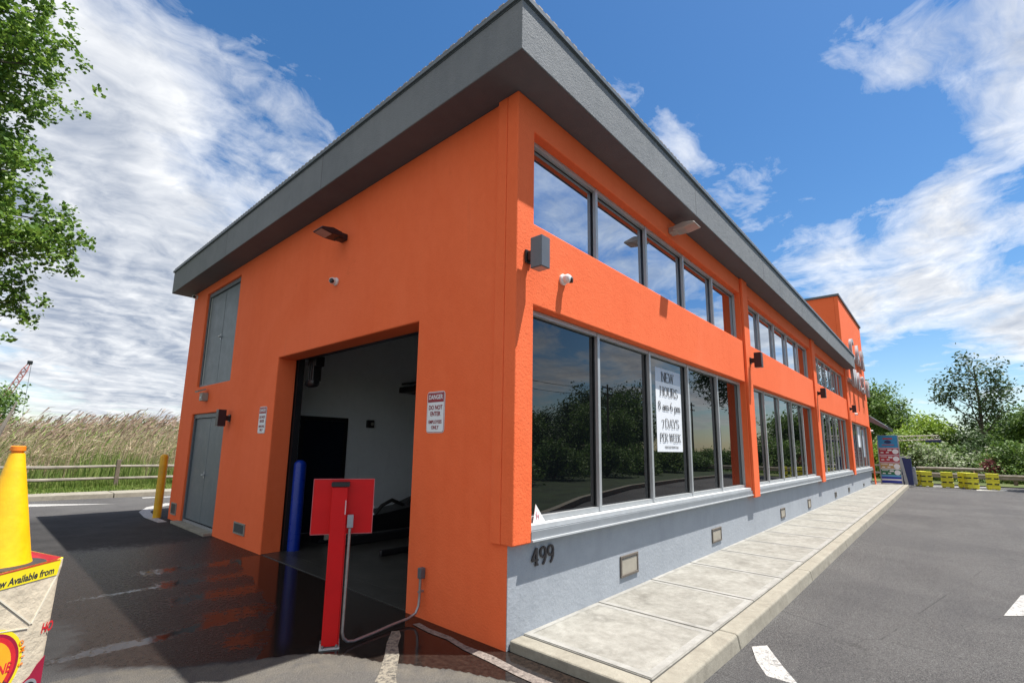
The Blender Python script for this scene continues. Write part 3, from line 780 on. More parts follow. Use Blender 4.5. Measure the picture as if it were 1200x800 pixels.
def lrim(o_, z0, z1):
    m.prism([(-.351-o_, -.336-o_), (20.67, -.336-o_), (20.67, -.25), (-.25, -.25), (-.25, 10.233+o_), (-.351-o_, 10.233+o_)], (0, 0, z0), (1, 0, 0), (0, 1, 0), (0, 0, z1-z0))
lrim(.004, 5.491, 5.503); lrim(.026, 5.504, 5.545); lrim(.014, 5.546, 5.556)
m.build('roof_edge_trim', MT['framegrey'], bld)
def teeth(a, b, step, z0, z1):
    p = [(a, z0-.004)]; x = a
    while x < b-step: p += [(x, z1), (x+step*.55, z1), (x+step*.55, z0), (x+step, z0)]; x += step
    return p+[(x, z0-.004)]
m = MB(); m.prism(teeth(-.24, 10.2, .111, 5.560, 5.574), (-.372, 0, 0), (0, 1, 0), (0, 0, 1), (.12, 0, 0))
m.prism(teeth(-.37, 20.6, .111, 5.5605, 5.5745), (0, -.357, 0), (1, 0, 0), (0, 0, 1), (0, .10, 0))
m.build('roof_tile_edge', solid('roof_tile_edge', (.30, .27, .26), .5, .1), bld)
m = MB(); m.prism([(-.24, -.24), (20.48, -.24), (20.48, 10.2), (-.24, 10.2)], (0, 0, 5.45), (1, 0, 0), (0, 1, 0), (0, 0, .10)); m.build('roof_deck', MT['framegrey'], bld)
# windows
def window(x0, x1, z0, z1, n, gl, low):
    yf = .10
    fr = MB()
    wz = .045
    fr.box((x0-.0, yf, z1-wz), (x1, yf+.045, z1-.001)); fr.box((x0, yf+.001, z0), (x1, yf+.045, z0+wz))
    fr.box((x0+.001, yf+.002, z0+wz), (x0+.035, yf+.045, z1-wz)); fr.box((x1-.035, yf+.002, z0+wz), (x1-.001, yf+.045, z1-wz))
    pw = (x1-x0)/n
    for i in range(1, n):
        c = x0+pw*i
        fr.box((c-.024, yf-.008, z0+.01), (c+.024, yf+.030, z1-.01))
    f = fr.build('window', MT['alu'], bld)
    g = MB()
    for i in range(n):
        tl = random.uniform(-.0012, .0012); tl2 = random.uniform(-.0012, .0012)
        a, b = x0+pw*i+.001, x0+pw*(i+1)-.001
        g.add([(a, yf+.048+tl, z0), (b, yf+.048-tl, z0), (b, yf+.048-tl+tl2, z1), (a, yf+.048+tl+tl2, z1), (a, yf+.08, z0), (b, yf+.08, z0), (b, yf+.08, z1), (a, yf+.08, z1)],
              [(0, 1, 2, 3), (4, 7, 6, 5), (0, 4, 5, 1), (1, 5, 6, 2), (2, 6, 7, 3), (3, 7, 4, 0)])
    g.build('pane', gl, f)
    # dark inner part of the frames between glass and front caps
    k = MB(); pw_ = (x1-x0)/n
    wall_panel(k, 'y', yf+.0455, .0022, [x0+.002]+[q for i in range(1, n) for q in (x0+pw_*i-.030, x0+pw_*i+.030)]+[x0+.045, x1-.045, x1-.002], [z0+.002, z0+.06, z1-.062, z1-.003],
               [((x0+.045 if i == 0 else x0+pw_*i+.030), z0+.06, (x1-.045 if i == n-1 else x0+pw_*(i+1)-.030), z1-.062) for i in range(n)])
    k.build('gasket', MT['black'], f)
    if low:
        s = MB(); s.box((x0-.005, .012, z0-.052), (x1+.005, .132, z0-.004)); s.build('sill', MT['trimwhite'], f, bevel=.004, seg=1)
        s = MB(); s.box((x0-.01, -.006, z0-.122), (x1+.01, .13, z0-.054)); s.build('sill_face', MT['trimgrey'], f)
        s = MB(); s.box((x0-.012, -.024, z0-.138), (x1+.012, .12, z0-.123)); s.build('drip_edge', MT['trimwhite'], f)
for i, (a, b) in enumerate(BAY):
    window(a, b, .968, ZL1-.004, 5, MT['glasslow'], True)
    if i < 3: window(a, b, ZU0-.002, ZU1+.0, 5, MT['glasshigh'], False)
# backing of the window wall
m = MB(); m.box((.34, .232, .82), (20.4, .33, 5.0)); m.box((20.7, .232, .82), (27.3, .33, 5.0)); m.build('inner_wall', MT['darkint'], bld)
# vents in the walls
def vent_y(x, z0, z1, wd, dark=False):
    m = MB(); fr = .028
    m.box((x, .062, z0), (x+wd, .079, z0+fr)); m.box((x, .062, z1-fr), (x+wd, .079, z1))
    m.box((x, .0625, z0+fr), (x+fr, .079, z1-fr)); m.box((x+wd-fr, .0625, z0+fr), (x+wd, .079, z1-fr))
    v = m.build('vent', MT['brown'], bld, bevel=.003, seg=1)
    m = MB(); m.box((x+fr+.004, .070, z0+fr+.002), (x+wd-fr-.002, .0785, z1-fr-.010)); m.build('vent_cover', MT['ventdark' if dark else 'beige'], v)
for x, z0, z1, wd, dk in ((1.895, .228, .455, .41, 0), (4.74, .225, .435, .41, 0), (8.95, .20, .405, .38, 0), (11.8, .19, .41, .34, 0), (16.0, .20, .36, .32, 1), (19.0, .20, .36, .3, 1), (23.5, .20, .32, .3, 1), (26.4, .20, .33, .3, 1)):
    vent_y(x, z0, z1, wd, dk)
for y0, y1, z0, z1 in ((5.62, 6.07, .18, .36), (9.33, 9.68, .12, .36)):
    m = MB(); fr = .022
    m.box((.012, y0, z0), (.029, y1, z0+fr)); m.box((.012, y0, z1-fr), (.029, y1, z1)); m.box((.0125, y0, z0+fr), (.029, y0+fr, z1-fr)); m.box((.0125, y1-fr, z0+fr), (.029, y1, z1-fr))
    v = m.build('vent', MT['beigegrey'], bld)
    m = MB()
    for k in range(6):
        zz = z0+fr+.004+k*(z1-z0-2*fr-.008)/6; m.box((.019, y0+fr+.002, zz), (.027, y1-fr-.002, zz+.018))
    m.box((.0272, y0+fr, z0+fr), (.029, y1-fr, z1-fr)); m.build('vent_cover', MT['ventdark'], v)
# double door and the hatch above it
def double_leaf(name, y0, y1, z0, z1, handle_z):
    m = MB(); fr = .075
    m.box((.075, y0+.002, z0), (.20, y0+fr, z1-.002)); m.box((.075, y1-fr, z0), (.20, y1-.002, z1-.002)); m.box((.074, y0+fr, z1-fr*1.1), (.20, y1-fr, z1-.002))
    if z0 > 1: m.box((.074, y0+fr, z0+.002), (.2, y1-fr, z0+.05))
    d_ = m.build(name, MT['framegrey'], bld)
    mid = (y0+y1)/2; bt = z0+(.052 if z0 > 1 else .10)
    for a, b in ((y0+fr+.006, mid-.008), (mid+.008, y1-fr-.006)):
        m = MB(); m.box((.108, a, bt), (.15, b, z1-fr*1.1-.008)); m.build('leaf', MT['doorgrey'], d_, bevel=.004, seg=1)
    m = MB(); m.box((.16, y0+fr, z0), (.17, y1-fr, z1-fr)); m.build('door_stop', MT['black'], d_)
    m = MB()
    m.tube([(.108, mid+.05, handle_z), (.06, mid+.05, handle_z)], .014); m.tube([(.062, mid+.055, handle_z), (.062, mid-.05, handle_z)], .012)
    m.box((.100, mid+.03, handle_z-.06), (.109, mid+.07, handle_z+.06)); m.build('handle', MT['alu'], d_)
    if z0 < 1:
        m = MB(); m.box((.072, y0+fr, z0), (.105, y1-fr, z0+.085)); m.build('threshold', MT['silver'], d_)
    else:
        m = MB(); m.box((.095, y1-fr-.035, z0+.06), (.107, y1-fr-.012, z1-fr*1.3)); m.build('edge_strip', MT['offwhite'], d_)
double_leaf('double_door', 7.092, 9.04, 0, 2.2, 1.0)
double_leaf('upper_hatch', 7.032, 8.961, 2.769, 4.816, 3.75)
m = MB(); m.box((-.10, 7.1, -.01), (.072, 9.15, .045)); m.build('door_step', MT['kerb'], bld, bevel=.008)
# interior of the wash tunnel
m = MB(); m.box((.34, 6.20, 0), (26.9, 6.34, 4.3)); m.box((8.2, .34, .01), (8.4, 6.198, 4.3)); m.build('interior_wall_and_bounce', MT['interior'], bld)  # cross wall is an unseen partition, added to bounce light into the bay
m = MB(); m.box((.335, .34, 4.302), (27.0, 6.36, 4.4)); m.build('interior_ceiling', MT['interior'], bld)
m = MB(); m.box((.05, 1.43, -.04), (.33, 4.975, .008)); m.box((.334, .34, -.04), (26.9, 6.198, .0085)); m.build('interior_floor', MT['intfloor'], bld)
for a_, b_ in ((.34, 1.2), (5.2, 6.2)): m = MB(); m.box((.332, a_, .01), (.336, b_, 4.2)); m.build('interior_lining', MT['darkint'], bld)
m = MB(); m.box((.345, 4.93, .01), (.44, 5.03, 3.15)); m.box((.335, 1.38, .01), (.40, 1.424, 3.1)); m.box((.338, 1.5, 2.975), (.46, 4.9, 3.12)); m.build('door_track', MT['black'], bld)
idr = MB(); idr.box((1.03, 6.17, .01), (1.10, 6.199, 2.15)); idr.box((1.93, 6.17, .01), (2.0, 6.199, 2.15)); idr.box((1.10, 6.17, 2.08), (1.93, 6.199, 2.15))
idr = idr.build('interior_door', MT['black'], bld)
m = MB(); m.box((1.103, 6.182, .02), (1.927, 6.198, 2.078)); m.build('leaf', solid('dark_navy_door', (.006, .010, .022), .35), idr)
# canopy at the far end
m = MB()
m.prism([(-.72, 2.80), (.2, 3.35), (2.4, 3.35), (2.4, 3.50), (.1, 3.62), (-.72, 2.95)], (27.62, 0, 0), (0, 1, 0), (0, 0, 1), (3.0, 0, 0))
for k in range(9): m.box((27.75+k*.33, -.74, 2.79), (27.82+k*.33, -.722, 2.97))
m.build('end_canopy', MT['charcoal2'], bld)
m = MB(); m.box((30.2, .6, 0), (30.34, .74, 3.34)); m.build('canopy_post', MT['framegrey'], bld)

# letters on the tower
ls = empty('letter_sign', (20.9, -.12, 4.2))
tag(ls, 'white raised channel letters in two rows near the top of the orange tower', 'letter sign')
for i, ch in enumerate('CAR'):
    text_obj('letter', ch, 1.25, MT['letter'], (21.0+i*1.85, -.20, 5.55), (1, 0, 0), (0, 0, 1), ls, depth=.05, align='LEFT', bold=.015)
for i, ch in enumerate('WASH'):
    text_obj('letter', ch, 1.10, MT['letter'], (20.7+i*1.65, -.20, 4.35), (1, 0, 0), (0, 0, 1), ls, depth=.05, align='LEFT', bold=.015)
m = MB(); m.box((20.8, -.10, 4.55), (27.0, -.003, 4.68)); m.box((21.0, -.10, 5.8), (26.6, -.003, 5.93)); m.build('raceway', MT['silver'], ls)

# ------------------------------------------------------------------ things on the walls
def make_sconce():
    r = empty('wall_sconce', (0, 0, 0))
    m = MB(); m.box((-.062, -.215, -.145), (.062, -.085, .145)); m.build('housing', MT['charcoal2'], r, bevel=.004, seg=1)
    m = MB(); m.box((-.048, -.203, -.1475), (.048, -.097, -.1455)); m.build('lens', MT['lens'], r)
    m = MB(); m.box((-.028, -.084, -.045), (.028, -.022, .045)); m.box((-.045, -.021, -.062), (.045, -.001, .062)); m.build('bracket', MT['black'], r, bevel=.004, seg=1)
    tag(r, 'slate grey box sconce on the orange corner pilaster beside the dome camera', 'wall light', 'box sconces on the orange walls')
    return r
sc = make_sconce(); sc.location = (.155, 0, 3.36)
copy_tree(sc, (6.95, -.045, 3.37), 0, 'dark box sconce on the second orange pilaster, between the first two window bays')
copy_tree(sc, (13.75, -.045, 3.37), 0, 'small dark box sconce on the third orange pilaster, between the second and third window bays')
copy_tree(sc, (20.42, -.045, 3.37), 0, 'farthest dark box sconce on the street side, on the pilaster beneath the tower letters')
copy_tree(sc, (.03, 6.80, 2.06), RAD(-90), 'black box sconce beside the top corner of the grey double door')

for _s in [o for o in bpy.data.objects if o.name.startswith('wall_sconce') and o is not sc]:
    for ch in children(_s):
        if ch.name.startswith('housing'):
            ch.data = ch.data.copy(); ch.data.materials.clear(); ch.data.materials.append(MT['bronze'])
def make_area():
    r = empty('area_light', (0, 0, 0))
    m = MB(); m.prism([(-.10, -.045), (-.14, .03), (-.30, .055), (-.50, .012), (-.52, -.02), (-.30, -.055)], (-.15, 0, 0), (0, 1, 0), (0, 0, 1), (.30, 0, 0))
    m.build('housing', MT['paleFix'], r, bevel=.012, seg=2)
    m = MB(); m.add([(-.12, -.31, -.0575), (.12, -.31, -.0575), (.12, -.50, -.0265), (-.12, -.50, -.0265)], [(0, 1, 2, 3)]); m.build('lens', MT['lens'], r)
    m = MB(); m.box((-.09, -.16, -.06), (.09, -.002, .05)); m.build('mount', MT['paleFix'], r, bevel=.01, seg=2)
    return r
al = make_area(); al.location = (3.45, 0, 4.80); al.scale = (.8, .78, .8)
tag(al, 'pale wall floodlight under the eave above the upper windows of the first bay', 'wall light')
al2 = copy_tree(al, (.03, 3.16, 4.42), RAD(-90), 'dark bronze wall floodlight high above the wash opening')
for ch in children(al2):
    ch.data = ch.data.copy(); ch.data.materials.clear(); ch.data.materials.append(MT['lens'] if ch.name.startswith('lens') else MT['bronze'])
def make_cam():
    r = empty('security_camera', (0, 0, 0))
    mt = Matrix.Rotation(RAD(90), 4, 'X')
    m = MB(); m.lathe([(.055, 0), (.057, .018), (.048, .030)], n=24, mat=mt); m.build('mount', MT['white'], r, smooth=True)
    m = MB(); m.lathe([(.040, .02), (.046, .05), (.045, .075), (.030, .098), (.004, .104)], n=24, mat=mt); m.build('dome', MT['white'], r, smooth=True)
    d2 = Matrix.Translation((.018, -.072, -.012)) @ Matrix.Rotation(RAD(90), 4, 'X') @ Matrix.Rotation(RAD(25), 4, 'Y')
    m = MB(); m.lathe([(.030, 0), (.032, .028), (.026, .036)], n=20, mat=d2); m.build('lens_hood', MT['black'], r, smooth=True)
    return r
cmr = make_cam(); cmr.location = (.71, 0, 3.295)
tag(cmr, 'white dome camera on the spandrel to the right of the corner sconce', 'security camera', 'security cameras')
copy_tree(cmr, (.03, 3.30, 3.83), RAD(-90), 'white dome camera on the side wall below the bronze floodlight')
copy_tree(cmr, (.03, 9.72, 4.90), RAD(-70), 'small white camera tucked under the eave at the far left corner')
copy_tree(cmr, (22.3, 0, 3.28), 0, 'tiny camera right of the farthest sconce, below the tower letters')
copy_tree(cmr, (27.4, -.04, 2.75), 0, 'tiny white camera at the far right edge of the orange tower wall')
# sensor box
sb = empty('sensor_box', (.03, 8.22, 2.52))
tag(sb, 'weathered grey weatherproof box with a hood between the hatch and the double door', 'electrical box')
m = MB(); m.box((-.085, 8.13, 2.44), (.028, 8.29, 2.60)); m.build('box', MT['beigegrey'], sb, bevel=.008)
m = MB(); m.prism([(-.16, 2.60), (-.02, 2.66), (-.02, 2.685), (-.17, 2.63)], (0, 8.14, 0), (1, 0, 0), (0, 0, 1), (0, .17, 0)); m.build('hood', MT['beigegrey'], sb)
m = MB(); m.lathe([(.016, 0), (.018, .012), (.01, .02)], n=14, mat=Matrix.Translation((-.086, 8.16, 2.50)) @ Matrix.Rotation(RAD(-90), 4, 'Y')); m.build('sensor_eye', MT['white'], sb)

# danger signs
def danger(y0, y1, z0, z1, label):
    yc = (y0+y1)/2; W = y1-y0; H = z1-z0
    s = empty('warning_sign', (.029, yc, z0))
    tag(s, label, 'sign', 'danger signs beside the wash opening')
    rr = .035
    def rrect(a, b, c, d_, r_):
        pts = []
        for cx, cy, a0 in ((c-r_, d_-r_, 0), (a+r_, d_-r_, 90), (a+r_, b+r_, 180), (c-r_, b+r_, 270)):
            pts += arc(cx, cy, r_, r_, a0, a0+90, 5)
        return pts
    m = MB(); m.prism(rrect(y0, z0, y1, z1, rr), (.025, 0, 0), (0, 1, 0), (0, 0, 1), (.004, 0, 0)); m.build('plate', MT['signwhite'], s)
    m = MB(); q = .012
    m.prism(rrect(y0+q*.5, z0+q*.5, y1-q*.5, z1-q*.5, rr*.8), (.0240, 0, 0), (0, 1, 0), (0, 0, 1), (.0008, 0, 0)); m.build('border', MT['signred'], s)
    m = MB(); m.prism(rrect(y0+q*.9, z0+q*.9, y1-q*.9, z1-q*.9, rr*.7), (.0230, 0, 0), (0, 1, 0), (0, 0, 1), (.0008, 0, 0)); m.build('face', MT['signwhite'], s)
    hz = z1-H*.25
    m = MB(); m.box((.0214, y0+q*1.3, hz-.004), (.0224, y1-q*1.3, z1-q*1.2)); m.build('red_header', MT['signred'], s)
    def tx(t_, size, zz, mt_, b=.0):
        text_obj('lettering', t_, size, mt_, (.0206, yc, zz), (0, -1, 0), (0, 0, 1), s, depth=.0004, sx=W/.27*.82, bold=b)
    tx('DANGER', .064, hz+.026, MT['signwhite'], .0012)
    tx('DO NOT', .062, z0+H*.56, MT['signred'], .0012); tx('ENTER', .062, z0+H*.41, MT['signred'], .0012)
    tx('EMPLOYEES', .047, z0+H*.225, MT['signred'], .0008); tx('ONLY', .050, z0+H*.09, MT['signred'], .0008)
danger(.935, 1.21, 1.755, 2.17, 'white and red danger sign right of the wash opening, above the orange wall conduit')
danger(5.215, 5.50, 1.78, 2.205, 'white and red danger sign left of the wash opening, near the double door')

# house number
hn = empty('house_number', (.49, .078, .60))
tag(hn, 'dark metal numerals 499 on the blue grey base wall at the corner', 'house number')
for i, ch in enumerate('499'):
    serif_text('numeral', ch, .150, MT['numeral'], (.385+i*.113, .072, .600), (1, 0, 0), (0, 0, 1), hn, sx=1.32, thick=.17, thin=.12, depth=.008)

# poster
ps = empty('opening_hours_poster', (3.39, .17, 1.60))
tag(ps, 'white paper poster reading new hours taped to the third lower window pane', 'poster')
YP = .146
m = MB()
N_ = 10
def pj_(x, z): return (x + (.03 if z < 2 else 0)*(2.73-z)/1.13, YP - .0015*math.sin(x*5)-.001, z)
xs_ = [2.965+i*(3.80-2.965)/N_ for i in range(N_+1)]
zs_ = [1.60+i*(2.545-1.60)/N_ for i in range(N_+1)]
def sheet_grid(m, xs_, zs_):
    k = [[(x, YP-.0008*math.sin(x*7+z*3), z) for z in zs_] for x in xs_]
    for i in range(len(xs_)-1):
        for j in range(len(zs_)-1):
            m.add([k[i][j], k[i+1][j], k[i+1][j+1], k[i][j+1]], [(0, 1, 2, 3)])
sheet_grid(m, xs_, zs_); m.build('sheet', MT['poster'], ps, smooth=True)
m = MB(); sheet_grid(m, xs_, [2.5452, 2.64, 2.735]); m.build('top_shade', MT['posterTint'], ps, smooth=True)  # upper part of the paper, the blue shade across it put into the colour
for t_, h_, zc_, sx_, dx in (('NEW', .13, 2.62, 1.55, -.03), ('HOURS', .125, 2.42, 1.6, 0), ('8 am-6 pm', .118, 2.22, 1.45, .0), ('7', .115, 1.965, 1.5, -.235), ('DAYS', .122, 1.985, 1.62, .07), ('PER WEEK', .110, 1.79, 1.36, .0)):
    serif_text('lettering', t_, h_, MT['ink'], (3.385+dx, YP-.0055, zc_-h_/2), (1, 0, 0), (0, 0, 1), ps, sx=sx_, thick=.115, thin=.05, depth=.001)
text_obj('lettering', 'WEATHER PERMITTING', .046, MT['ink'], (3.42, YP-.004, 1.645), (1, 0, 0), (0, 0, 1), ps, depth=.0003, sx=.95)
ps.location = (3.39+.13, .17, 1.60); ps.scale = (1.015, 1, 1.015)
# small triangular card at the foot of the first pane
tcd = empty('triangular_card', (.44, .15, .97))
tag(tcd, 'small white triangular card with faint pink mark standing at the foot of first window', 'card')
m = MB(); m.add([(.355, .070, .966), (.53, .070, .966), (.415, .090, 1.122), (.355, .073, .966), (.53, .073, .966), (.415, .093, 1.122)], [(0, 1, 2), (5, 4, 3), (0, 3, 4, 1), (1, 4, 5, 2), (2, 5, 3, 0)]); m.build('card', MT['white'], tcd)
m = MB(); m.box((.405, .0715, .99), (.413, .0735, 1.06)); m.box((.435, .0715, .99), (.443, .0735, 1.035)); m.box((.413, .0715, 1.02), (.435, .0735, 1.028)); m.build('mark', MT['pink'], tcd)
# papers in the tower window
for (xx, zz, wd, hh, lb) in ((23.9, 1.9, .9, .95, 'tall white notice in the tower bay, behind the second mullion'), (25.6, 1.45, .8, 1.3, 'pale blue-white notice in the tower bay next to the white one')):
    m = MB(); m.box((xx, .1440, zz), (xx+wd, .1465, zz+hh)); tag(m.build('window_notice', MT['poster'] if xx < 25 else MT['posterTint']), lb, 'notice')

# ------------------------------------------------------------------ the red post sign
th = RAD(-30); rx = Vector((math.cos(th), math.sin(th), 0)); rn = Vector((rx.y, -rx.x, 0))  # rn towards the viewer
PC = Vector((-.895, 1.17, 0))
RS = empty('red_post_sign', tuple(PC))
tag(RS, 'bright red steel post carrying a square red panel in front of the wash opening', 'post sign')
def bx(mb, a, b):
    """box in the sign's own frame: (along, toward viewer, up)"""
    mt_ = Matrix((( rx.x, rn.x, 0, PC.x), (rx.y, rn.y, 0, PC.y), (0, 0, 1, 0), (0, 0, 0, 1)))
    return mb.box(a, b, mt_)
m = MB(); bx(m, (-.072, -.05, .02), (.055, .05, 1.27)); m.build('post', MT['red'], RS, bevel=.006)
m = MB(); bx(m, (.0565, -.045, .02), (.062, .045, .95)); m.build('post_flange', MT['red'], RS)
m = MB(); bx(m, (-.225, -.10, .872), (.275, -.055, 1.33)); m.build('panel', MT['red'], RS, bevel=.006)
m = MB()
bx(m, (-.226, -.054, .870), (.276, -.0515, .876)); bx(m, (-.226, -.054, 1.326), (.276, -.0515, 1.332)); bx(m, (-.227, -.054, .877), (-.222, -.0515, 1.325)); bx(m, (.271, -.054, .877), (.277, -.0515, 1.325))
m.build('panel_edge', solid('pink_edge_wear', (.55, .12, .13), .4), RS)
m = MB(); bx(m, (-.080, .0505, 1.275), (.068, .062, 1.305)); bx(m, (-.076, -.052, 1.272), (.066, .05, 1.308)); m.build('slot', MT['black'], RS)
m = MB(); bx(m, (-.085, -.06, .0), (.070, .068, .012)); m.build('base_plate', MT['offwhite'], RS, bevel=.002)
m = MB()
for a, b in ((-.06, .058), (.045, .058), (-.078, -.055), (.062, -.055)):
    q = PC+rx*a+rn*b; m.tube([(q.x, q.y, .012), (q.x, q.y, .035)], .009, 6)
m.build('anchor_bolt', MT['galv'], RS)
m = MB()
q = PC+rx*.278+rn*-.08
bx(m, (.277, -.095, 1.08), (.287, -.065, 1.095)); bx(m, (.277, -.095, 1.02), (.287, -.065, 1.035)); m.build('hinge', MT['silver'], RS)
# electrical conduit from the post to the wall
EC = empty('electrical_conduit', (-.6, 1.15, 0))
tag(EC, 'grey conduit with small boxes running from the red post along the ground to the wall', 'conduit')
b0 = PC+rx*.085+rn*.03
m = MB(); mt_ = Matrix((( rx.x, rn.x, 0, PC.x), (rx.y, rn.y, 0, PC.y), (0, 0, 1, 0), (0, 0, 0, 1)))
m.box((.065, .010, .935), (.115, .055, 1.04), mt_); m.build('post_box', MT['greybox'], EC, bevel=.005)
m = MB(); m.box((.040, .0515, 1.045), (.049, .056, 1.16), mt_); m.build('cable_strip', solid('pale_strip', (.6, .4, .4), .5), EC)
P0 = mt_ @ Vector((.09, .035, .93)); P1 = mt_ @ Vector((.085, .04, .12)); 
end = Vector((-.012, 1.155, 0))
pts = [P0, P0.lerp(P1, .5), P1, P1+Vector((.012, 0, -.05)), P1+Vector((.05, 0, -.085)), P1+Vector((.11, 0, -.098))]
low = Vector((-.30, 1.155, .032)); s0 = pts[-1]
pts += [s0.lerp(low, .5)+Vector((0, 0, -.003)), low, Vector((-.13, 1.155, .042)), Vector((-.05, 1.155, .07)), Vector((-.018, 1.155, .13)), Vector((-.012, 1.155, .22)), Vector((-.012, 1.155, .38))]
m = MB(); m.tube(pts, .0125, 12); m.build('pipe', MT['galv'], EC, smooth=True)
m = MB(); m.box((-.032, 1.13, .37), (.028, 1.18, .47)); m.build('wall_box', MT['charcoal2'], EC, bevel=.008)
m = MB(); m.box((-.03, 1.145, .245), (.028, 1.165, .262)); m.build('clamp', MT['galv'], EC)

# ------------------------------------------------------------------ bollards
def bollard(name, x, y, z0, h, r, mat, label):
    m = MB(); pr = [(r, 0), (r, h-r*.8)]+[(r*math.cos(RAD(a)), h-r*.8+r*.8*math.sin(RAD(a))) for a in (20, 40, 60, 78)]+[(.002, h)]
    m.lathe(pr, (x, y, z0), 28); o = m.build(name, mat, smooth=True); tag(o, label, 'bollard')
    return o
bollard('bollard', -.105, 10.15, 0, 1.36, .078, MT['yellow'], 'yellow steel bollard at the far end of the orange side wall')
bollard('bollard', .50, 4.93, .005, 1.37, .095, MT['blue'], 'blue plastic-sleeved bollard just inside the left jamb of the wash opening')

# ------------------------------------------------------------------ equipment inside the tunnel
eq = empty('door_operator', (.62, 4.9, 2.5)); tag(eq, 'black motor and chain housing hanging inside the top left of the opening', 'door motor')
m = MB(); m.box((.46, 4.66, 2.62), (.60, 4.84, 2.96)); m.box((.47, 4.62, 2.86), (.62, 4.88, 3.02)); m.build('housing', MT['black'], eq, bevel=.01)
m = MB(); m.lathe([(.06, -.13), (.075, -.09), (.075, .09), (.05, .13)], n=20, mat=Matrix.Translation((.52, 4.78, 2.60)) @ Matrix.Rotation(RAD(90), 4, 'X')); m.build('motor', MT['black'], eq, smooth=True)
m = MB(); m.tube([(.455, 4.72, 2.9), (.455, 4.72, 2.62)], .008); m.tube([(.455, 4.79, 2.9), (.455, 4.79, 2.62)], .008); m.build('chain_guard', MT['black'], eq)
m = MB(); m.box((.5, 4.1, 3.0), (.54, 4.6, 3.04)); m.box((.40, 1.50, 2.33), (.75, 1.75, 2.41)); 
br = empty('wall_bracket', (2.9, 6.1, 2.8)); tag(br, 'black bracket arm sticking out inside the right edge of the opening', 'bracket')
m = MB(); m.box((3.2, 5.2, 2.78), (3.9, 6.19, 2.90)); m.box((3.25, 5.3, 2.96), (3.3, 6.19, 3.0)); m.box((3.6, 5.3, 2.96), (3.65, 6.19, 3.0)); m.box((3.25, 5.31, 2.9), (3.29, 5.35, 2.96)); m.build('arm', MT['black'], br)
m = MB(); m.box((2.42, 6.12, 1.98), (2.58, 6.198, 2.14)); wb = m.build('call_button', MT['black'], bevel=.015)
tag(wb, 'small black call box on the grey interior wall right of the dark door', 'call box')
m = MB(); m.lathe([(.035, 0), (.035, .02)], n=16, mat=Matrix.Translation((2.52, 6.119, 2.06)) @ Matrix.Rotation(RAD(90), 4, 'X')); m.build('button', MT['beigegrey'], wb)
# roller motor on the floor
rm = empty('roller_motor', (1.35, 5.2, 0)); tag(rm, 'dirty white roller motor with a pale plate on the tunnel floor behind the red sign', 'motor')
m = MB(); m.lathe([(.085, 0), (.10, .02), (.10, .22), (.07, .25)], n=20, mat=Matrix.Translation((1.18, 5.22, .20)) @ Matrix.Rotation(RAD(80), 4, 'Y')); m.build('body', MT['offwhite'], rm, smooth=True)
m = MB(); m.box((1.06, 5.02, .075), (1.45, 5.05, .16)); m.build('plate', MT['beige'], rm)
m = MB(); m.lathe([(.12, 0), (.12, .05)], n=20, mat=Matrix.Translation((1.08, 5.24, .18)) @ Matrix.Rotation(RAD(80), 4, 'Y')); m.build('end_bell', MT['black'], rm)
m = MB(); m.box((1.0, 5.1, .009), (1.5, 5.35, .08)); m.build('foot', MT['black'], rm)
# wash machinery
wm = empty('wash_machine', (3.2, 4.9, 0)); tag(wm, 'black wash machinery with hoses rising along the tunnel floor at the right of the opening', 'machine')
m = MB()
m.prism([(1.5, .012), (7, .012), (7, 1.15), (5.2, 1.08), (4.4, .80), (3.6, .62), (3.0, .42), (2.3, .34), (1.5, .28)], (0, 5.35, 0), (1, 0, 0), (0, 0, 1), (0, .6, 0))
m.box((1.2, 4.6, .012), (7, 4.75, .16)); m.box((1.2, 3.6, .012), (7, 3.68, .10)); m.build('frame', MT['black'], wm, bevel=.02)
m = MB()
for k in range(5):
    x = 2.2+k*.75; z = .30+k*.17
    m.tube([(x, 5.4, z), (x+.15, 5.35, z+.20), (x+.4, 5.4, z+.28), (x+.75, 5.5, z+.16)], .035, 8)
m.build('hose', MT['rubber'], wm, smooth=True)
m = MB()
for k in range(3): m.lathe([(.22, 0), (.27, .15), (.27, 1.2), (.2, 1.35)], (4.6+k*1.3, 4.2, .02), 18)
m.build('brush', solid('dark_brush', (.010, .012, .018), .95), wm, smooth=True)

# ------------------------------------------------------------------ bag covered bin with a cone
A_ = Vector((-2.656, .875, 1.0)); e1 = Vector((-.249, -.225, 0)).normalized(); e2 = Vector((-.30, .95, 0)).normalized()
nrm = Vector((-e1.y, e1.x, 0))
if nrm.dot(Vector((-3.1, -2.7, 0))-Vector((A_.x, A_.y, 0))) < 0: nrm = -nrm
BC = A_+e1*.29+e2*.24; BC.z = 0
BN = empty('trash_bin', (BC.x, BC.y, 0))
tag(BN, 'bin wrapped in a cream printed bag with yellow top band, under the cone', 'bin')
def ring(z, sh, r_, pull=0.0):
    """rounded quadrilateral, near corner at A"""
    cs = [A_, A_+e1*.58, A_+e1*.58+e2*.5, A_+e2*.5]
    cs = [Vector((q.x, q.y, 0)) for q in cs]; c = BC
    cs = [c+(q-c)*(1-sh) for q in cs]
    # keep the printed near face in its own plane
    for i in (0, 1):
        dpl = (Vector((A_.x, A_.y, 0))-cs[i]).dot(nrm); cs[i] = cs[i]+nrm*dpl
    out = []
    for i in range(4):
        p0, p1, p2_ = cs[i-1], cs[i], cs[(i+1) % 4]
        a = p1+(p0-p1).normalized()*r_; b = p1+(p2_-p1).normalized()*r_
        for k in range(7):
            t = k/6; q = a*(1-t)**2+p1*2*t*(1-t)+b*t*t
            out.append((q.x, q.y, z))
    return out
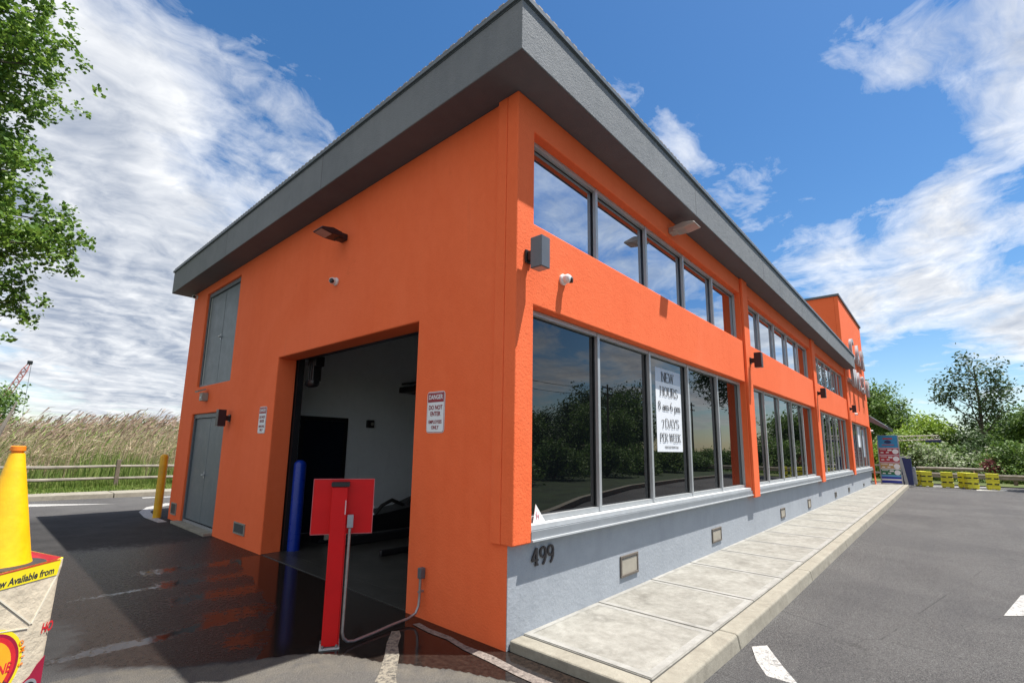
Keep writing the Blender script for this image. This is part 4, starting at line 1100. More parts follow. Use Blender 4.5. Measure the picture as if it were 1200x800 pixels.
m = MB(); zs2 = [0, .2, .35, .5, .65, .8, .9, .96, 1.0]
rings = [ring(z, .16*(1-z)+.0, .05 if z < .95 else .022) for z in zs2]
n_ = len(rings[0]); vs_ = [q for r_ in rings for q in r_]; fs_ = []
for i in range(len(rings)-1):
    for j in range(n_): fs_.append((i*n_+j, i*n_+(j+1) % n_, (i+1)*n_+(j+1) % n_, (i+1)*n_+j))
fs_.append(tuple(range(n_))[::-1])
m.add(vs_, fs_); m.build('bag', MT['bag'], BN, smooth=True, recalc=True)
# bag mouth: red-yellow fold turned inwards, dark lid
m = MB(); r1 = ring(1.0, 0, .022); r2 = ring(1.004, .05, .03); r3 = ring(.975, .13, .04)
m.add(r1+r2, [(j, (j+1) % n_, n_+(j+1) % n_, n_+j) for j in range(n_)]); m.build('rim', MT['bagyellow'], BN, recalc=False)
m = MB(); m.add(r2+r3, [(j, (j+1) % n_, n_+(j+1) % n_, n_+j) for j in range(n_)]); m.build('inner_fold', MT['bagred'], BN, recalc=False)
m = MB(); r4 = ring(.974, .12, .04); m.add(r4, [tuple(range(n_))]); m.build('lid', MT['rubber'], BN, recalc=False)
XT = -e1; UP = Vector((0, 0, 1))
def fp(u, v, dn=0.0): 
    return Vector((A_.x, A_.y, 1.0))+e1*u-UP*v+nrm*dn
def face_poly(name, pts, dn, mat, th_=.0012):
    m = MB(); m.prism(pts, tuple(fp(0, 0, dn)), tuple(e1), (0, 0, -1), tuple(nrm*th_)); return m.build(name, mat, BN)
face_poly('yellow_band', [(.02, .004), (.56, .004), (.56, .074), (.035, .078)], .0015, MT['bagyellow'])
face_poly('red_edge', [(.03, .0005), (.56, .0005), (.56, .006), (.03, .004)], .0028, MT['bagred'])
text_obj('lettering', 'Now Available from', .047, MT['ink'], tuple(fp(.055, .066, .003)), XT, UP, BN, depth=.0003, sx=.86, align='RIGHT', shear=.12, bold=.0014)
def fold(pa, pb, w_=.007, name='fold'):
    (u0, v0), (u1, v1) = pa, pb; dx, dy = u1-u0, v1-v0; L = math.hypot(dx, dy); nx_, ny_ = -dy/L*w_/2, dx/L*w_/2
    face_poly(name, [(u0+nx_, v0+ny_), (u1+nx_, v1+ny_), (u1-nx_, v1-ny_), (u0-nx_, v0-ny_)], .001, MT['fold'], .003)
fold((.035, .085), (.135, .285)); fold((.142, .283), (.34, .10)); fold((.15, .30), (.34, .26), .005)
def disc(u, v, r_, dn, mat, name):
    face_poly(name, arc(u, v, r_, r_, 0, 352, 44), dn, mat)
disc(.335, .43, .175, .0015, MT['bagyellow'], 'emblem'); disc(.335, .43, .158, .0030, MT['bagcrimson'], 'emblem'); disc(.338, .43, .145, .0045, MT['bagred'], 'emblem'); disc(.345, .43, .128, .0060, MT['bagamber'], 'emblem')
text_obj('lettering', 'NE', .062, MT['bagred'], tuple(fp(.215, .468, .0078)), XT, UP, BN, depth=.0003, sx=.8, align='RIGHT', shear=.2, bold=.0015)
text_obj('lettering', '+', .05, MT['ink'], tuple(fp(.235, .53, .0078)), XT, UP, BN, depth=.0003, align='CENTER')
text_obj('lettering', 'HO', .066, MT['bagred'], tuple(fp(.045, .352, .003)), XT, UP, BN, depth=.0003, sx=.6, align='CENTER', shear=.2, bold=.0015)
for i, ch in enumerate('OMIS'):
    a = RAD(160-(-1)*0 + 0); aa = RAD(205-i*12)
    text_obj('lettering', ch, .032, MT['coneorange'], tuple(fp(.335+.166*math.cos(aa), .43+.166*math.sin(aa)*-1*-1, .004)), -UP, XT, BN, depth=.0003, align='CENTER', bold=.0008)
face_poly('car_print', [(.03, .47), (.07, .50), (.10, .54), (.14, .56), (.17, .60), (.17, .72), (.03, .72)], .0018, MT['bagcrimson'])
face_poly('car_print', arc(.10, .60, .045, .045, 0, 350, 24), .0034, MT['trimgrey']); face_poly('car_print', arc(.10, .60, .032, .032, 0, 350, 24), .0048, MT['black'])
# cone standing on the bin
CN = empty('traffic_cone', (-2.905, .90, .976)); tag(CN, 'yellow plastic traffic cone with a black rubber base standing on the bag covered bin', 'traffic cone')
m = MB(); m.lathe([(.126, .022), (.118, .05), (.031, .565), (.029, .572)], (-2.905, .90, .98), 40); m.build('cone', MT['coneyellow'], CN, smooth=True)
m = MB(); m.lathe([(.023, .571), (.024, .582), (.031, .584), (.030, .606), (.022, .610)], (-2.905, .90, .98), 28); m.build('tip', MT['coneorange'], CN, smooth=True)
m = MB(); pr = arc(0, 0, .178, .178, 0, 360, 40)[:-1]; m.lathe([(.150, 0), (.178, .004), (.176, .018), (.150, .024), (.12, .026)], (-2.90, .90, .976), 40); m.build('base', MT['rubber'], CN, smooth=True)

# ------------------------------------------------------------------ far right: board, pay station, barriers
mb_ = empty('menu_board', (28.5, -.6, .1)); tag(mb_, 'tall price board with blue header and coloured rows at the kerb end', 'menu board')
y0, y1, zt, zb = -.20, -.99, 2.55, .17
def frac(py): return zt-(py-510)/(568-510)*(zt-zb)
m = MB(); m.box((28.505, y1-.02, zb-.03), (28.56, y0+.02, zt+.02)); m.build('frame', MT['silver'], mb_)
m = MB(); m.box((28.5, y0+.0, 0.05), (28.58, y0+.05, 2.2)); m.box((28.5, y1-.05, .05), (28.58, y1, .6)); m.build('leg', MT['silver'], mb_)
rows = [('mblue', 510, 525), ('mpink', 525, 526.2), ('mred', 526.2, 533.5), ('mpink', 533.5, 535), ('mrose', 535, 542.5), ('mpink', 542.5, 544), ('mtan', 544, 550.5), ('signwhite', 550.5, 551.6), ('mgreen', 551.6, 558.2), ('msky', 558.2, 560.5), ('mroyal', 560.5, 563), ('poster', 563, 565), ('mroyal', 565, 568)]
for c_, a, b in rows:
    m = MB(); m.box((28.488, y1, frac(b)+.002), (28.503, y0, frac(a)-.002)); m.build('panel_row', MT[c_], mb_)
for a in (526.2, 535, 544, 551.6):
    zc = frac(a+3.6)
    m = MB(); m.lathe([(.125, 0), (.125, .008)], n=20, mat=Matrix.Translation((28.486, y1+.13, zc)) @ Matrix.Rotation(RAD(-90), 4, 'Y')); d_ = m.build('price_disc', MT['poster'], mb_)
    m = MB(); m.lathe([(.055, 0), (.055, .003)], n=14, mat=Matrix.Translation((28.476, y1+.13, zc)) @ Matrix.Rotation(RAD(-90), 4, 'Y')); m.build('disc_mark', MT['ink'], d_)
    m = MB(); m.box((28.482, y1+.27, zc+.03), (28.487, y1+.44, zc+.11)); m.box((28.482, y0-.30, zc+.08), (28.487, y0-.04, zc+.11)); m.box((28.482, y0-.18, zc-.08), (28.487, y0-.06, zc-.03)); m.box((28.482, y0-.40, zc-.07), (28.487, y0-.28, zc-.02)); m.build('row_text', MT['signwhite'], mb_)
m = MB(); zc = frac(518); m.prism([(-.16, -.02), (-.08, .07), (.0, .10), (.09, .06), (.16, -.03), (.05, -.08), (-.06, -.08)], (28.486, (y0+y1)/2, zc), (0, 1, 0), (0, 0, 1), (-.004, 0, 0))
m.build('header_emblem', MT['navy'], mb_)
m = MB(); m.box((28.482, y1+.2, zc+.13), (28.487, y0-.2, zc+.20)); m.box((28.482, y1+.15, zc-.17), (28.487, y0-.15, zc-.13)); m.build('header_text', MT['mrose'], mb_)
pk = empty('pay_station', (28.8, -1.2, .1)); tag(pk, 'navy blue pay station with grey side panel right of the price board', 'pay station')
m = MB(); m.prism([(-.98, .1), (-1.05, 1.45), (-1.42, 1.40), (-1.42, .1)], (28.72, 0, 0), (0, 1, 0), (0, 0, 1), (.35, 0, 0)); m.build('cabinet', MT['navy'], pk)
m = MB(); m.prism([(-1.10, .1), (-.98, 1.50), (-1.06, 1.50), (-1.24, .1)], (28.64, 0, 0), (0, 1, 0), (0, 0, 1), (.07, 0, 0)); m.build('side_panel', MT['silver'], pk)
m = MB(); m.box((28.70, -1.40, 1.44), (29.1, -1.03, 1.50)); m.build('hood', MT['offwhite'], pk)
m = MB(); m.prism([(-1.40, .12), (-1.42, .95), (-1.47, 1.0), (-1.54, .95), (-1.56, .12)], (29.2, 0, 0), (0, 1, 0), (0, 0, 1), (.2, 0, 0)); tag(m.build('post_box', MT['silver'], bevel=.02), 'low grey metal post box right of the navy pay station', 'post box')
# clearance truss
tr = empty('clearance_truss', (34, -.8, 0)); tag(tr, 'pale metal truss arm reaching right above the barriers from behind the price board', 'truss')
m = MB(); m.box((33.97, -.75, 0), (34.07, -.65, 2.7)); m.build('post', MT['silver'], tr)
m = MB(); m.tube([(34, -.7, 2.66), (34, -2.55, 2.70)], .028, 8); m.tube([(34, -.7, 2.40), (34, -2.62, 2.48)], .028, 8)
for k in range(6): a = -.75-k*.31; m.tube([(34, a, 2.66), (34, a-.155, 2.42), (34, a-.31, 2.67)], .018, 6)
m.build('lattice', solid('pale_metal', (.55, .52, .45), .5, .2), tr)
m = MB(); m.box((33.98, -1.95, 2.32), (34.03, -2.66, 2.46)); m.build('banner', MT['navy'], tr)
# yellow barriers
def make_barrier(base_label):
    r = empty('yellow_barrier', (0, 0, 0)); tag(r, base_label, 'barrier', 'yellow barrier blocks across the end of the lot')
    for k in range(3):
        z = .04+k*.262
        m = MB(); w0 = .205+.008*(2-k)
        m.box((-.24, -w0, z), (.24, w0, z+.15)); m.box((-.25, -w0-.008, z+.151), (.25, w0+.008, z+.195)); m.box((-.245, -.03, z+.19), (.245, .05, z+.27 if k < 2 else z+.2))
        m.build('tier', MT['barrier'], r, bevel=.02)
        if k: 
            m = MB(); m.box((-.21, -.19, z-.075), (.21, .19, z+.002)); m.build('gap', MT['black'], r)
    m = MB()
    for yy in (-.14, .14): m.box((-.2, yy-.05, 0), (.2, yy+.05, .042))
    m.build('foot', MT['barrier'], r)
    return r
b1 = make_barrier('yellow slatted barrier block nearest the kerb, in front of its twin'); b1.location = (30, -1.90, 0); b1.rotation_euler = (0, 0, RAD(8))
for x, y, a, lb in ((30.5, -1.66, -5, 'yellow slatted barrier block half hidden behind the leftmost one'), (30.0, -2.68, 6, 'lone yellow barrier block, second group from the kerb'), (29.8, -3.55, 14, 'yellow barrier block in the third group, in front of its twin'), (30.4, -3.32, -8, 'yellow barrier block behind the third group, half hidden'), (30, -4.30, 4, 'rightmost yellow barrier block across the lot end')):
    c_ = copy_tree(b1, (x, y, 0), RAD(a), lb)
# guard rails and fences at the end of the lot
gr = empty('timber_rail', (36, -2.8, 0)); tag(gr, 'round weathered timber rail lying above the yellow barriers', 'guard rail')
m = MB(); m.tube([(36, -1.35, .80), (36, -2.8, .80), (36, -4.3, .80)], [.085, .10, .085], 12); m.build('log', MT['woodgrey'], gr, smooth=True)
for yy in (-1.6, -4.0): m = MB(); m.tube([(36.12, yy, 0), (36.12, yy, .78)], .07, 8); m.build('post', MT['wood'], gr)
g2 = empty('guard_rail', (35, -4, 0)); tag(g2, 'low grey beam guard rail with posts running behind the barriers', 'guard rail')
m = MB(); m.prism([(0, .30), (.05, .36), (0, .42), (0, .46), (.05, .52), (0, .60), (.02, .60), (.07, .52), (.02, .46), (.02, .42), (.07, .36), (.02, .30)], (34.8, -14, 0), (-1, 0, 0), (0, 0, 1), (0, 13.6, 0)); m.build('beam', MT['woodgrey'], g2)
for k in range(7): m = MB(); m.box((34.82, -13.5+k*2, 0), (34.98, -13.35+k*2, .62)); m.build('post', MT['wood'], g2)
g3 = empty('white_rail_fence', (31, .2, 0)); tag(g3, 'short pale rail fence between the tower and the price board', 'fence')
for z in (.55, .95): m = MB(); m.box((31.0, -.35, z), (31.06, 1.2, z+.09)); m.build('rail', MT['offwhite'], g3)
for yy in (-.36, .9): m = MB(); m.box((31.065, yy, .0), (31.15, yy+.08, 1.1)); m.build('post', MT['offwhite'], g3)

# ------------------------------------------------------------------ far left: split rail fence
sf = empty('split_rail_fence', (0, 17.9, .1)); tag(sf, 'weathered two rail timber fence along the grass in front of the reeds', 'fence')
px_ = [-13.5, -10.1, -6.6, -3.1, .42, 3.9, 7.3]
for x in px_:
    m = MB(); k = random.uniform(-.02, .02); m.box((x-.055, 17.83, .05), (x+.055, 17.94, 1.02), Matrix.Shear('XY', 4, (k, 0))); m.build('post', MT['wood'], sf, bevel=.012)
for a, b in zip(px_[:-1], px_[1:]):
    for z in (.42, .80):
        j = [random.uniform(-.02, .02) for _ in range(3)]
        m = MB(); m.tube([(a-.05, 17.88, z+j[0]), ((a+b)/2, 17.88, z-.012+j[1]*.5), (b+.05, 17.88, z+j[0]*.3)], [.038, .05, .038], 7); m.build('rail', MT['woodgrey'], sf)

# ------------------------------------------------------------------ vegetation
def rand_unit(n):
    v = rng.normal(size=(n, 3)); return v/np.linalg.norm(v, axis=1)[:, None]
def leaf_quads(P, size, up=.35, aspect=.55):
    """rhombic leaf-sized faces at points P"""
    n = len(P)
    nr = rand_unit(n); nr[:, 2] = np.abs(nr[:, 2])+up; nr /= np.linalg.norm(nr, axis=1)[:, None]
    t = np.cross(nr, rand_unit(n)); t /= np.linalg.norm(t, axis=1)[:, None]
    b = np.cross(nr, t)
    s = (size*rng.uniform(.6, 1.35, n))[:, None]
    V = np.empty((n, 4, 3)); V[:, 0] = P-t*s*.5; V[:, 1] = P+b*s*aspect*.5-t*s*.05+nr*s*.06; V[:, 2] = P+t*s*.5; V[:, 3] = P-b*s*aspect*.5-t*s*.05+nr*s*.06
    return V.reshape(-1, 3), np.arange(n*4).reshape(n, 4)
def limbs(base, h, spread, n, lean=(0, 0), r=.14, split=.35, ups=(.45, 1.05), seed=0):
    """trunk and limbs; returns tubes and branch tip points"""
    rnd = random.Random(seed); mb = MB(); tips = []
    b = Vector(base); top = b+Vector((lean[0], lean[1], h*.92))
    tp = []
    for i in range(7):
        t = i/6; q = b.lerp(top, t)+Vector((math.sin(t*5+seed)*.03*h, math.cos(t*4+seed)*.03*h, 0))*t; tp.append(q)
    mb.tube(tp, [r*(1-.85*i/6)+.01 for i in range(7)], 8); tips.append(tp[-1])
    for k in range(n):
        t0 = split+(1-split)*.85*(k+.5)/n; i = min(int(t0*6), 5); q0 = tp[i].lerp(tp[i+1], t0*6-i)
        an = k*2.4+rnd.uniform(-.4, .4)+seed; L = spread*(1.0-.5*abs(t0-.55))*rnd.uniform(.7, 1.1); el = rnd.uniform(*ups)
        d_ = Vector((math.cos(an)*math.cos(el), math.sin(an)*math.cos(el), math.sin(el)))
        q1 = q0+d_*L*.5+Vector((0, 0, -.02*L)); q2 = q0+d_*L+Vector((rnd.uniform(-.1, .1), rnd.uniform(-.1, .1), .12))*L
        rr = r*(1-.8*t0)*.5+.008
        mb.tube([q0, q1, q2], [rr, rr*.6, rr*.2], 6); tips += [q1.lerp(q2, .4), q2]
        for s_ in range(3):
            st = q0.lerp(q1, .6) if s_ == 0 else q1.lerp(q2, .3*s_)
            a2 = an+rnd.uniform(-1.3, 1.3); e2_ = el+rnd.uniform(-.6, .5)
            q3 = st+Vector((math.cos(a2)*math.cos(e2_), math.sin(a2)*math.cos(e2_), math.sin(e2_)))*L*rnd.uniform(.3, .5)
            mb.tube([st, st.lerp(q3, .5)+Vector((0, 0, .02)), q3], [rr*.45, rr*.3, rr*.12], 5); tips.append(q3)
    return mb, tips
def tree(name, label, base, h, spread, n_limb, n_leaf, size, mat, group=None, clump=.55, seed=0, lean=(0, 0), r=.14, split=.3, flat=.7, cat='tree', ups=(.25, 1.0), extra=0):
    root = empty(name, base); tag(root, label, cat, group)
    mb, tips = limbs(base, h, spread, n_limb, lean, r, split, ups, seed)
    mb.build('trunk', MT['bark'], root, smooth=True)
    T = np.array([tuple(t) for t in tips])
    if extra:
        cen = T.mean(0); ex = cen+rand_unit(extra)*rng.uniform(.5, 1.0, (extra, 1))*np.array([spread, spread, h*.33]); T = np.vstack([T, ex])
    rad = clump*rng.uniform(.55, 1.3, len(T))
    pw = rad**2; pick = rng.choice(len(T), n_leaf, p=pw/pw.sum())
    u = rand_unit(n_leaf)*(rng.uniform(0, 1, n_leaf)**.55)[:, None]
    P = T[pick]+u*rad[pick][:, None]*np.array([1, 1, flat])
    # uneven crown: twig-sized clusters with gaps between them
    tw = P[rng.integers(0, n_leaf, max(30, n_leaf//14))]
    P = tw[rng.integers(0, len(tw), n_leaf)]+rng.normal(size=(n_leaf, 3))*size*1.25
    P = P[P[:, 2] > base[2]+.15]
    V, F = leaf_quads(P-np.array(base), size)
    fast_mesh('crown', V, F, mat, parent=root)
    return root

# near tree at the left edge: branches come in from outside the picture
def near_tree():
    base = (-5.6, 9.0, 0.0)
    root = empty('tree', base); tag(root, 'large leafy tree whose bright green branches hang in at the upper left edge', 'tree')
    mb = MB(); b = Vector(base)
    tp = [b, b+Vector((.1, .1, 2.2)), b+Vector((.3, 0, 4.4)), b+Vector((.3, .2, 6.6)), b+Vector((.5, .1, 8.6))]
    mb.tube(tp, [.24, .2, .16, .11, .04], 10)
    C0 = Vector((-3.0963, -2.6995, 1.6217))
    def at(azd, eld, dist):
        a, e = RAD(azd), RAD(eld); return C0+Vector((math.cos(a), math.sin(a), math.tan(e)))*dist
    # limb ends in metres, spread through the crown's depth
    ends = []
    spec = [(85.6, 17.3, 11.6), (86.6, 15.5, 12.2), (86.8, 18.6, 12.4), (87.8, 11.4, 11.8), (88.6, 10.2, 11.4), (87.6, 16.6, 11), (88.6, 13.6, 11.5), (89.8, 11.4, 12.4), (89.2, 18.2, 11.4),
            (90.2, 20.4, 11.8), (89.8, 22.2, 12.2), (91, 19.8, 11.6), (90.6, 21.6, 11.2), (88.0, 29.6, 11.6), (88.6, 31.6, 11.2), (88.8, 28.0, 12.2), (90.0, 33.5, 11.6), (90.2, 30.0, 11.0), (90.0, 26.4, 12), (90.9, 27.5, 11.2), (91.6, 35, 11.4), (91.4, 22.5, 11.5), (90.6, 23.8, 12.2), (92, 38, 12), (92, 32, 12.4),
            (91.2, 16, 12), (91.8, 12.5, 11.6), (92.6, 24, 12), (93.5, 30, 12.6), (92.8, 19, 11.4), (93, 36, 11.2), (93.6, 14, 12), (94, 10, 12), (95, 20, 13), (95, 28, 12), (97, 34, 12.5), (97, 15, 12.5), (99, 24, 13.5), (101, 30, 13), (103, 20, 13), (96, 40, 12), (100, 38, 13), (104, 34, 12.5)]
    rnd = random.Random(3)
    for azd, eld, ds in spec:
        e = at(azd, eld, ds); ends.append(e)
        k = min(max((e.z-b.z-1.2)/8.6, .15), .92)*4; i = min(int(k), 3); s = tp[i].lerp(tp[i+1], k-i)
        mid = s.lerp(e, .5)+Vector((0, 0, .25))
        mb.tube([s, mid, e], [.045, .025, .006], 6)
        for q in range(5):
            st = mid.lerp(e, rnd.uniform(0, .9)); en = st+Vector((rnd.uniform(-.45, .25), rnd.uniform(-.6, .6), rnd.uniform(-.25, .35)))
            mb.tube([st, en], [.010, .003], 5); ends.append(en)
    mb.build('trunk', MT['bark'], root, smooth=True)
    T = np.array([tuple(t) for t in ends]); n = 50000
    pick = rng.choice(len(T), n//17); tw = T[pick]+rng.normal(size=(n//17, 3))*np.array([.19, .26, .17])
    P = tw[rng.integers(0, len(tw), n)]+rng.normal(size=(n, 3))*.052
    V, F = leaf_quads(P-np.array(base), .078, .3, .8)
    fast_mesh('crown', V, F, MT['leafNear'], parent=root)
near_tree()

# right background
C0 = (-3.0963, -2.6995)
def polar(azd, dist): return (C0[0]+math.cos(RAD(azd))*dist, C0[1]+math.sin(RAD(azd))*dist)
def T_(azd, dist, h, *a, **k):
    x, y = polar(azd, dist); return tree(k.pop('name', 'tree'), k.pop('label'), (x, y, .03), h, *a, **k)
T_(-2.1, 50, 8.9, 2.35, 17, 4000, .23, MT['leafDark'], label='tall thin dark tree with an open crown standing above the barriers', seed=2, split=.30, clump=.50, r=.17, ups=(.25, 1.0), lean=(0, -.7))
T_(5.0, 52, 7.2, 2.0, 16, 9000, .24, MT['leafMid'], label='broad mid green tree right beside the far edge of the tower', seed=5, clump=1.0, r=.2, extra=8)
T_(3.3, 50, 5.6, 1.5, 14, 8000, .22, MT['leafMid'], label='rounded dark green tree left of the tall thin one', seed=8, clump=.9, extra=8)
T_(-5.6, 55, 5.0, 2.0, 14, 8000, .25, MT['leafMid'], label='bushy green tree at the right edge of the picture', seed=12, clump=1.1, extra=10)
T_(7.4, 60, 8.0, 2.4, 14, 7000, .28, MT['leafMid'], label='dark tree behind the end canopy of the building', seed=17, clump=1.2, extra=8)
T_(.9, 47, 3.9, 1.3, 12, 6000, .22, MT['leafYellow'], label='young yellow green tree behind the clearance truss', seed=21, clump=.8, extra=6)
T_(-3.9, 62, 4.0, 2.0, 12, 6000, .26, MT['leafMid'], label='low green tree between the thin tree and the right edge', seed=23, clump=1.0, extra=8)
T_(-1.7, 46, 3.0, .9, 10, 3200, .20, MT['leafDark'], label='dark shrubby sapling at the foot of the tall thin tree', seed=29, clump=.7, extra=6, cat='sapling', name='sapling')
def bushes(name, label, cells, size, n_each, mat, cat='shrub'):
    for i, (x, y, h, r_) in enumerate(cells):
        n = n_each
        u = rand_unit(n); u[:, 2] = np.abs(u[:, 2]); rr = rng.uniform(.45, 1.0, n)**.5
        nb = 9; cc = rand_unit(nb); cc[:, 2] = np.abs(cc[:, 2])
        P = cc[rng.integers(0, nb, n)]*np.array([r_*.55, r_*.55, h*.5])+u*rr[:, None]*np.array([r_*.55, r_*.55, h*.48])
        tw = P[rng.integers(0, n, n//10)]; P = tw[rng.integers(0, len(tw), n)]+rng.normal(size=(n, 3))*size*.9
        P = P[P[:, 2] > .02]
        V, F = leaf_quads(P, size)
        mb = MB(); 
        for k in range(6):
            a = k*1.05; mb.tube([(0, 0, 0), (math.cos(a)*r_*.25, math.sin(a)*r_*.25, h*.45), (math.cos(a)*r_*.5, math.sin(a)*r_*.5, h*.8)], [.035, .02, .008], 5)
        root = empty(name, (x, y, .04)); tag(root, label[i], cat)
        st = mb.build('stems', MT['bark']); st.parent = root
        o = fast_mesh('foliage', V, F, mat[i] if isinstance(mat, list) else mat, parent=root)
pp = lambda a, d_: polar(a, d_)
cells = []; labs = []; mats = []
for a, d_, h, r_, mt_, lb in ((6.0, 41, 3.2, 1.8, 'leafYellow', 'yellow green shrub seen between the tower and the price board'), (3.6, 42, 3.0, 2.0, 'leafMid', 'mid green shrub right behind the navy pay station'),
        (2.3, 43, 3.6, 2.0, 'leafYellow', 'bright yellow green shrub below the clearance truss'), (1.0, 42, 2.8, 1.9, 'leafPale', 'shrub with pale blossom behind the left end of the timber rail'),
        (-.2, 43, 2.6, 1.7, 'leafMid', 'green shrub behind the middle of the timber rail'), (-1.7, 44, 2.4, 1.8, 'leafDark', 'dark shrub under the tall thin tree'),
        (-3.0, 43, 2.5, 1.8, 'leafPale', 'greyish pale shrub right of the tall thin tree'), (-2.9, 41, 1.3, .35, 'leafRose', 'small reddish shrub among the green behind the barriers'),
        (-4.3, 42, 2.6, 2.0, 'leafMid', 'green shrub behind the rightmost barrier'), (-5.8, 43, 3.0, 2.2, 'leafMid', 'large green shrub at the right picture edge'), (-7.6, 43, 3.0, 2.2, 'leafDark', 'dark shrub just outside the right picture edge'), (8.0, 44, 3.6, 2.4, 'leafMid', 'green shrub hidden mostly behind the tower end')):
    x, y = pp(a, d_); cells.append((x, y, h, r_)); labs.append(lb); mats.append(MT[mt_])
bushes('shrub', labs, cells, .17, 4200, mats)
# low weeds at the foot of the guard rail: nobody could count them
n = 26000
Px = rng.uniform(36.3, 40, n); Py = rng.uniform(-16, 4, n); Pz = rng.uniform(0, 1, n)**1.3*(.55+.35*np.sin(Py*2.1)+.25*np.sin(Py*5.3+Px))
V, F = leaf_quads(np.stack([Px, Py, .06+np.abs(Pz)], -1), .13)
struct(fast_mesh('weeds', V, F, MT['leafMid']), 'stuff')

# ------------------------------------------------------------------ reeds and grass on the left
def reeds():
    n = 13000
    x = rng.uniform(-19, 17, n); y = 20.0+rng.uniform(0, 1, n)**1.2*19
    ht = rng.normal(1.98, .27, n)+.25*np.sin(x*.55)+.15*np.sin(x*1.7+y*.4)+(y-20)*.03
    lean = rng.uniform(.12, .42, n)*ht; ln2 = rng.normal(0, .10, n)
    vs = []; fs = []; mi = []
    k = 0
    V = []; F = []; Mi = []
    def ribbons(P0, P1, w0, w1, mat_id):
        nonlocal k
        n_ = len(P0); side = rng.normal(size=(n_, 3)); side[:, 2] *= .15; side /= np.linalg.norm(side, axis=1)[:, None]
        q = np.empty((n_, 4, 3)); q[:, 0] = P0-side*w0[:, None]; q[:, 1] = P0+side*w0[:, None]; q[:, 2] = P1+side*w1[:, None]; q[:, 3] = P1-side*w1[:, None]
        V.append(q.reshape(-1, 3)); F.append(np.arange(n_*4).reshape(n_, 4)+k); Mi.append(np.full(n_, mat_id)); k += n_*4
    B = np.stack([x, y, np.full(n, .1)], -1)
    M1 = B+np.stack([lean*.25, ln2*.3, ht*.55], -1); M2 = B+np.stack([lean*.65, ln2*.7, ht*.86], -1); TP = B+np.stack([lean, ln2, ht], -1)
    tan = np.where(rng.uniform(0, 1, n) < .74, 0, 1)
    for tid in (0, 1):
        s = tan == tid
        ribbons(B[s], M1[s], np.full(s.sum(), .009), np.full(s.sum(), .008), tid); ribbons(M1[s], M2[s], np.full(s.sum(), .008), np.full(s.sum(), .006), tid)
    # plumes
    s = rng.uniform(0, 1, n) < .60
    E = TP[s]+np.stack([rng.uniform(.10, .26, s.sum()), rng.normal(0, .04, s.sum()), rng.uniform(.0, .12, s.sum())], -1)
    ribbons(M2[s], TP[s], np.full(s.sum(), .006), np.full(s.sum(), .030), 2); ribbons(TP[s], E, np.full(s.sum(), .034), np.full(s.sum(), .008), 2)
    # leaves: tan dead ones in the middle, green at the top and bottom
    for frac_, lo, hi, gid, L in ((1., .30, .80, 0, .40), (1., .45, .85, 0, .36), (.9, .60, .98, 1, .36), (.55, .10, .5, 1, .5), (.5, .80, 1.02, 1, .3)):
        s = rng.uniform(0, 1, n) < frac_; m_ = s.sum(); t = rng.uniform(lo, hi, m_)
        P = B[s]+np.stack([lean[s]*t**1.6, ln2[s]*t, ht[s]*t], -1)
        a = rng.normal(0.3, .9, m_); D = np.stack([np.cos(a)*L, np.sin(a)*L*.7, rng.uniform(-.10, .34, m_)], -1)*rng.uniform(.6, 1.2, (m_, 1))
        ribbons(P, P+D, np.full(m_, .016), np.full(m_, .003), gid)
    # green young growth at the foot, in patches
    n2 = 15000; gx_ = rng.uniform(-19, 17, n2); gy_ = 19.0+rng.uniform(0, 1, n2)*2.6
    keep = (np.sin(gx_*1.1+1)+np.sin(gx_*2.7)+rng.normal(0, .8, n2)) > -.5; gx_, gy_ = gx_[keep], gy_[keep]; n2 = len(gx_)
    hh = rng.uniform(.35, 1.25, n2)*(.75+.3*np.sin(gx_*1.1+1)); P = np.stack([gx_, gy_, np.full(n2, .1)], -1)
    ribbons(P, P+np.stack([rng.normal(.08, .14, n2), rng.normal(0, .1, n2), hh], -1), np.full(n2, .020), np.full(n2, .003), 1)
    V_ = np.vstack(V); F_ = np.vstack(F)
    struct(fast_mesh('reeds', V_, F_, [MT['reedTan'], MT['reedGreen'], MT['plume']], np.concatenate(Mi)), 'stuff')
reeds()
def grass():
    n = 45000; x = rng.uniform(-14, 7, n); y = 16.3+rng.uniform(0, 1, n)*3.4
    P = np.stack([x, y, np.full(n, .1)], -1); h = rng.uniform(.04, .13, n)*(1+(y > 17.6)*.9); tip = P+np.stack([rng.normal(0, .04, n), rng.normal(0, .04, n), h], -1)
    side = rng.normal(size=(n, 3)); side[:, 2] = 0; side /= np.linalg.norm(side, axis=1)[:, None]
    q = np.empty((n, 4, 3)); q[:, 0] = P-side*.012; q[:, 1] = P+side*.012; q[:, 2] = tip+side*.003; q[:, 3] = tip-side*.003
    struct(fast_mesh('grass', q.reshape(-1, 3), np.arange(n*4).reshape(n, 4), MT['grass']), 'stuff')
grass()
T_(90.0, 62, 5.6, 3.0, 12, 7000, .28, MT['leafMid'], label='green tree behind the reeds at the left edge', seed=31, clump=1.3, extra=12)
0 and T_(86.0, 75, 4.2, 3.2, 12, 5000, .30, MT['leafDark'], label='low green tree peeking above the reeds right of the cone', seed=33, clump=1.3, extra=10)
0 and T_(77.5, 70, 4.6, 3.0, 12, 5000, .30, MT['leafMid'], label='low green tree above the reeds beside the orange wall', seed=35, clump=1.3, extra=10)

